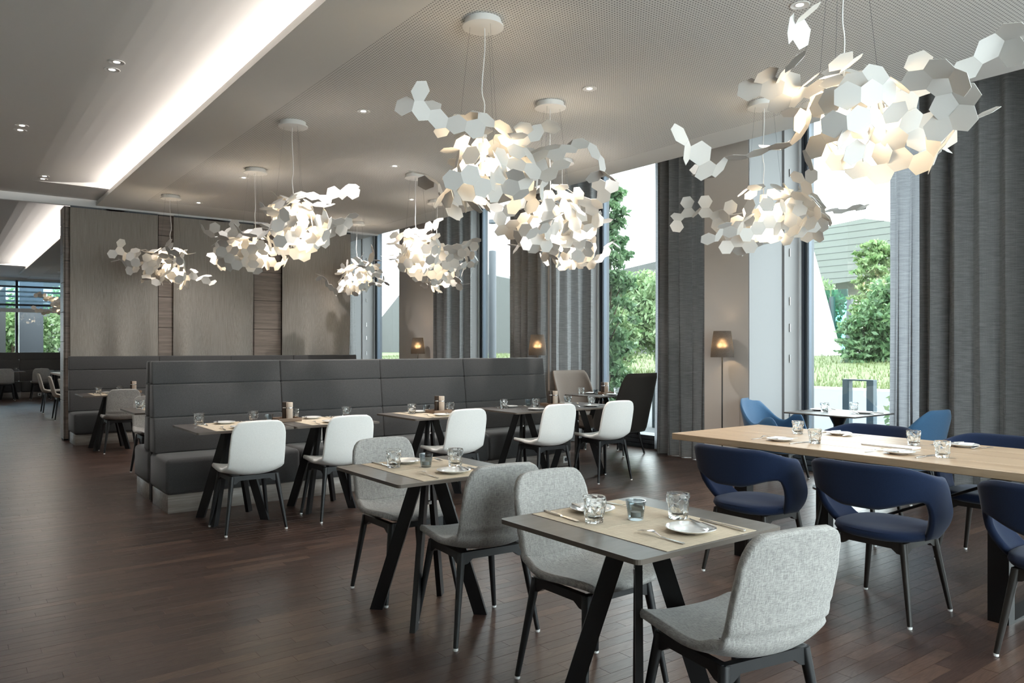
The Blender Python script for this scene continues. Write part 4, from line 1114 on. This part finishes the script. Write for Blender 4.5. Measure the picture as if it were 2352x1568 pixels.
# ================================================================== OUTSIDE
struct(MB().box(8.3, 24.5, -60, 140, -.35, -.04).build('pavement_slab', M['paving']))
struct(MB().box(-60, 8.3, 28.9, 140, -.35, -.04).build('terrace', M['paving']))
struct(MB().box(24.5, 24.8, -60, 140, -.3, .03).build('trim_3', M['curb']))
def lawn(u, v):
    x = 24.8+60*v; y = -60+200*u
    h = .9*smooth(0, .38, v)-.25*smooth(.0, 1, abs((y-22)/60))*smooth(0, .3, v)+.05*math.sin(y*.35+x*.2)
    return (x, y, h)
lw = struct(MB().grid(lawn, 80, 40).build('lawn', M['lawn'], None, smooth=True))
n = 26000
U = rng.random(n); V = rng.random(n)**1.6*.42
px = 24.85+60*V; py = 8+70*U
ang = rng.random(n)*2*PI; hh = .10+.16*rng.random(n); ww = .02+.012*rng.random(n)
hz = np.array([lawn((b+60)/200, (a-24.8)/60)[2] for a, b in zip(px, py)])
dx, dy = np.cos(ang)*ww, np.sin(ang)*ww
A = np.stack([px-dx, py-dy, hz-.02], 1); B = np.stack([px+dx, py+dy, hz-.02], 1); C = np.stack([px+dy*3, py-dx*3, hz+hh], 1)
me = bpy.data.meshes.new('grass_blades'); vv = np.stack([A, B, C], 1).reshape(-1, 3)
me.from_pydata(vv.tolist(), [], np.arange(3*n).reshape(-1, 3).tolist()); me.materials.append(M['blade'])
g = link('grass_blades', me, lw); g['kind'] = 'stuff'

def foliage(c, rad, n, size, seedv, shape='ellipsoid'):
    """leaf blades scattered through a crown; denser towards its outside, in clumps"""
    r = np.random.default_rng(seedv)
    k = 60 if shape != 'column' else 220; cl = r.normal(size=(k, 3)); cl /= np.linalg.norm(cl, axis=1)[:, None]
    cl *= (r.random(k)[:, None]**.45)*.86
    if shape == 'column': cl[:, 2] = r.uniform(-1, 1, k); cl[:, :2] *= (1-.6*np.clip(cl[:, 2:3], 0, 1)**3)
    idx = r.integers(0, k, n); d = r.normal(size=(n, 3)); d /= np.linalg.norm(d, axis=1)[:, None]
    sp = .30 if shape != 'column' else .24
    p = (cl[idx]+d*(r.random(n)[:, None]**.6)*sp*np.array([1, 1, .8 if shape != 'column' else .16]))*np.array(rad)+np.array(c)
    a = r.normal(size=(n, 3)); a[:, 2] -= .4; a /= np.linalg.norm(a, axis=1)[:, None]
    b = np.cross(a, r.normal(size=(n, 3))); b /= np.linalg.norm(b, axis=1)[:, None]
    s = size*(.6+.8*r.random(n))[:, None]
    v = np.stack([p-a*s, p+b*s*.42, p+a*s, p-b*s*.42], 1).reshape(-1, 3)
    me = bpy.data.meshes.new('foliage'); me.from_pydata(v.tolist(), [], np.arange(4*n).reshape(-1, 4).tolist())
    return me
def tree(name, label, x, y, base, h, rad, n, size, m, seedv, shape='ellipsoid', trunk_r=.12, low=.1, cat='tree', group=None):
    t = thing(name, label, cat, (x, y, base), 0, group)
    hz_ = h*(1-low)/2
    me = foliage((0, 0, h*low+hz_), (rad, rad, hz_), n, size, seedv, shape); me.materials.append(m)
    link('foliage', me, t)['kind'] = 'stuff'
    r = random.Random(seedv); tk = MB()
    tk.tube([(0, 0, -.1), (r.uniform(-.1, .1), r.uniform(-.1, .1), h*.35), (0, 0, h*.8)], [trunk_r, trunk_r*.75, trunk_r*.25], 8)
    for k in range(7):
        a = r.uniform(0, 6.28); z = h*r.uniform(.25, .7)
        tk.tube([(0, 0, z), (rad*.6*math.cos(a), rad*.6*math.sin(a), z+h*.14)], [trunk_r*.3, trunk_r*.08], 5)
    tk.build('trunk', M['bark'], t, smooth=True)
tree('climbing_shrub', 'tall leafy green column growing close outside the window behind the wing chairs', 9.80, 10.04, -.05, 4.4, .52, 9000, .065, M['leafdark'], 21, 'column', .05, .0, 'shrub')
tree('climbing_shrub', 'lighter leafy shrub at the foot of the tall green column', 10.5, 10.65, -.05, 2.5, .58, 6000, .06, M['leaf'], 22, 'ellipsoid', .05, .0, 'shrub')
tree('garden_sprig', 'slender leafy sprig outside, at the curtain edge of the armchair window', 8.9, 4.42, -.05, .95, .12, 160, .05, M['leafpale'], 23, 'column', .008, .05, 'plant')
G = 'trees on the lawn'
TR = [('broad green tree behind the leafy column, left part', 27, 27.3, .5, 5.0, 2.4, 9000, .15, 'leaf'),
      ('broad pale green tree right of the leafy column', 28.5, 25.3, .5, 5.0, 2.5, 9000, .15, 'leafpale'),
      ('columnar tree right of the green glass screen', 44.5, 23.15, .6, 7.0, 1.9, 9000, .17, 'leaf'),
      ('round tree behind the green glass screen', 50, 31, .8, 5.9, 2.6, 7000, .2, 'leafpale'),
      ('dark tree left of the columnar tree, by the white wall', 52, 34.5, .8, 5.6, 2.6, 6000, .2, 'leafdark'),
      ('bushy tree half behind the thin curtain edge', 40, 19.2, .5, 5.4, 2.2, 8000, .17, 'leafdark'),
      ('low bush at the foot of the columnar tree', 39.5, 21.3, .5, 2.6, 1.5, 4000, .15, 'leafdark'),
      ('far tree under the grey overhang', 56, 27.5, .8, 6.6, 3.0, 7000, .22, 'leafpale')]
for i, (lab, x, y, b, h, rd, n, s, m) in enumerate(TR):
    tree('garden_tree', lab, x, y, b, h, rd, n, s, M[m], 40+i, 'column' if 'columnar' in lab else 'ellipsoid', .14, .02, 'tree', G)
# grey-green museum-like building across the lawn
bd = thing('cantilever_building', 'large grey-green building with a pointed overhanging roof across the lawn', 'building', (0, 0, 0))
XB = 62; K = XB/50
prof = [(24*K, 9.35*K-.3), (26.93*K, 10.15*K-.35), (31.5*K, 9.8*K-.3), (36*K, 9.2*K-.3), (36*K, 5.0*K), (31*K, 5.72*K-.3), (25*K, 6.15*K-.3), (19*K, 6.5*K), (19*K, 9.0*K)]
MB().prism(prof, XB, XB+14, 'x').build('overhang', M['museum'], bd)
ln = MB()
for k in range(9):
    z = 7.4+k*.55; ln.box(XB-.03, XB, 24, 44, z, z+.03)
ln.build('cladding_joint', M['museumdark'], bd)
prof = [(37*K, 4.0), (41*K, 9.0*K), (45.95*K, 8.73*K), (50.2*K, 8.35*K), (56*K, 7.6*K), (66.2*K, 8.54*K), (71.5*K, 9.55*K), (84*K, 10.2*K), (92.4*K, 8.45*K), (96.4*K, 6.24*K), (104*K, 2*K), (104*K, 0), (37*K, 0)]
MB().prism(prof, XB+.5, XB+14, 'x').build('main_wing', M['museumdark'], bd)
w = MB().prism([(33, .2), (27.0, .45), (28.95, 7.3), (29.6, 9.4), (33, 9.4)], 46, 47.6, 'x'); w.build('leaning_wall', M['white_render'], bd)
# green glass screen
t = thing('glass_screen', 'green tinted glass screen with grey posts on the lawn', 'screen', (0, 0, 0))
K2 = 48/50
def scr(px_, X): r_ = (px_-1176)/1757; return X*(CAMF[1]+CAMR[1]*r_)/(CAMF[0]+CAMR[0]*r_)
for a, b in ((1884, 1906), (1910, 1947)):
    MB().box(48.2, 48.24, scr(b, 48.2), scr(a, 48.2), .7, 5.3).build('pane', M['panegreen'], t)
for p, w_ in ((1908, .10), (1952, .17)):
    y = scr(p, 48); MB().prism([(y-w_*2, .4), (y+w_*2, .4), (y+w_*.8, 4.75), (y-w_*.8, 4.85)], 47.9, 48.4, 'x').build('post', M['post'], t)
# frames on the pavement: a steel hoop each
def hoop(label, x, y, w, h, d=.10):
    t = thing('steel_hoop', label, 'bike stand', (x, y, -.04), 0, 'steel hoops on the pavement')
    for s in (-1, 1): MB().box(-.05, .05, s*w/2-.05, s*w/2+.05, 0, h-.02).build('upright', M['stand'], t)
    MB().box(-.05, .05, -w/2-.05, w/2+.05, h-.02, h).build('top_bar', M['stand'], t)
hoop('grey-blue steel hoop outside behind the pedestal table', 10.6, 5.78, .36, .955)
hoop('pale steel hoop outside, left of the dark wing chair', 10.2, 9.05, .5, .93)
t = thing('lamp_post', 'round grey lamp post outside the window beside the middle floor lamp', 'lamp post', (10.2, 14.30, -.05))
MB().lathe([(0, 0), (.09, 0), (.09, 3.62), (.082, 3.65), (0, 3.65)], 24).build('column', M['post'], t, smooth=True, sharp=40)
MB().lathe([(0, 4.28), (.09, 4.28), (.09, 4.36), (0, 4.37)], 24).build('cap', M['post'], t, smooth=True, sharp=40)
MB().lathe([(.075, 3.65), (.085, 3.67), (.085, 4.28), (.075, 4.28)], 24).build('lantern_glass', M['pane'], t, smooth=True)
# glass building and trees seen through the next-room glass wall
t = thing('office_block', 'pale glazed block outside the far glass wall', 'building', (0, 0, 0))
MB().box(2, 22, 60, 70, -.1, 14).build('wall', M['white_render'], t)
for k in range(6): MB().box(2, 22, 59.9, 60, 1.0+2.2*k, 2.2+2.2*k).build('window_band', M['museumdark'], t)
t = thing('dark_pillar', 'dark pillar outside the far glass wall at the left picture edge', 'pillar', (1.72, 31.5, -.05))
MB().box(-.35, .18, -.2, .2, 0, 4).build('shaft', M['museumdark'], t); MB().box(-.4, .23, -.25, .25, 0, .12).build('foot', M['museumdark'], t)
t = thing('grey_pillar', 'pale grey pillar outside the middle of the far glass wall', 'pillar', (2.75, 32, -.05))
MB().box(-.42, .3, -.2, .2, 0, 4).build('shaft', M['post'], t); MB().box(-.46, .34, -.24, .24, 0, .12).build('foot', M['post'], t)
tree('terrace_tree', 'green tree outside the far glass wall, left of the grey pillar', 2.6, 38, -.05, 4.2, 1.5, 4000, .12, M['leaf'], 71, 'ellipsoid', .08, .05, 'tree', 'trees beyond the far glass wall')
tree('terrace_tree', 'green tree outside the far glass wall, right of the grey pillar', 4.6, 38, -.05, 4.0, 1.6, 4000, .12, M['leafpale'], 72, 'ellipsoid', .08, .05, 'tree', 'trees beyond the far glass wall')
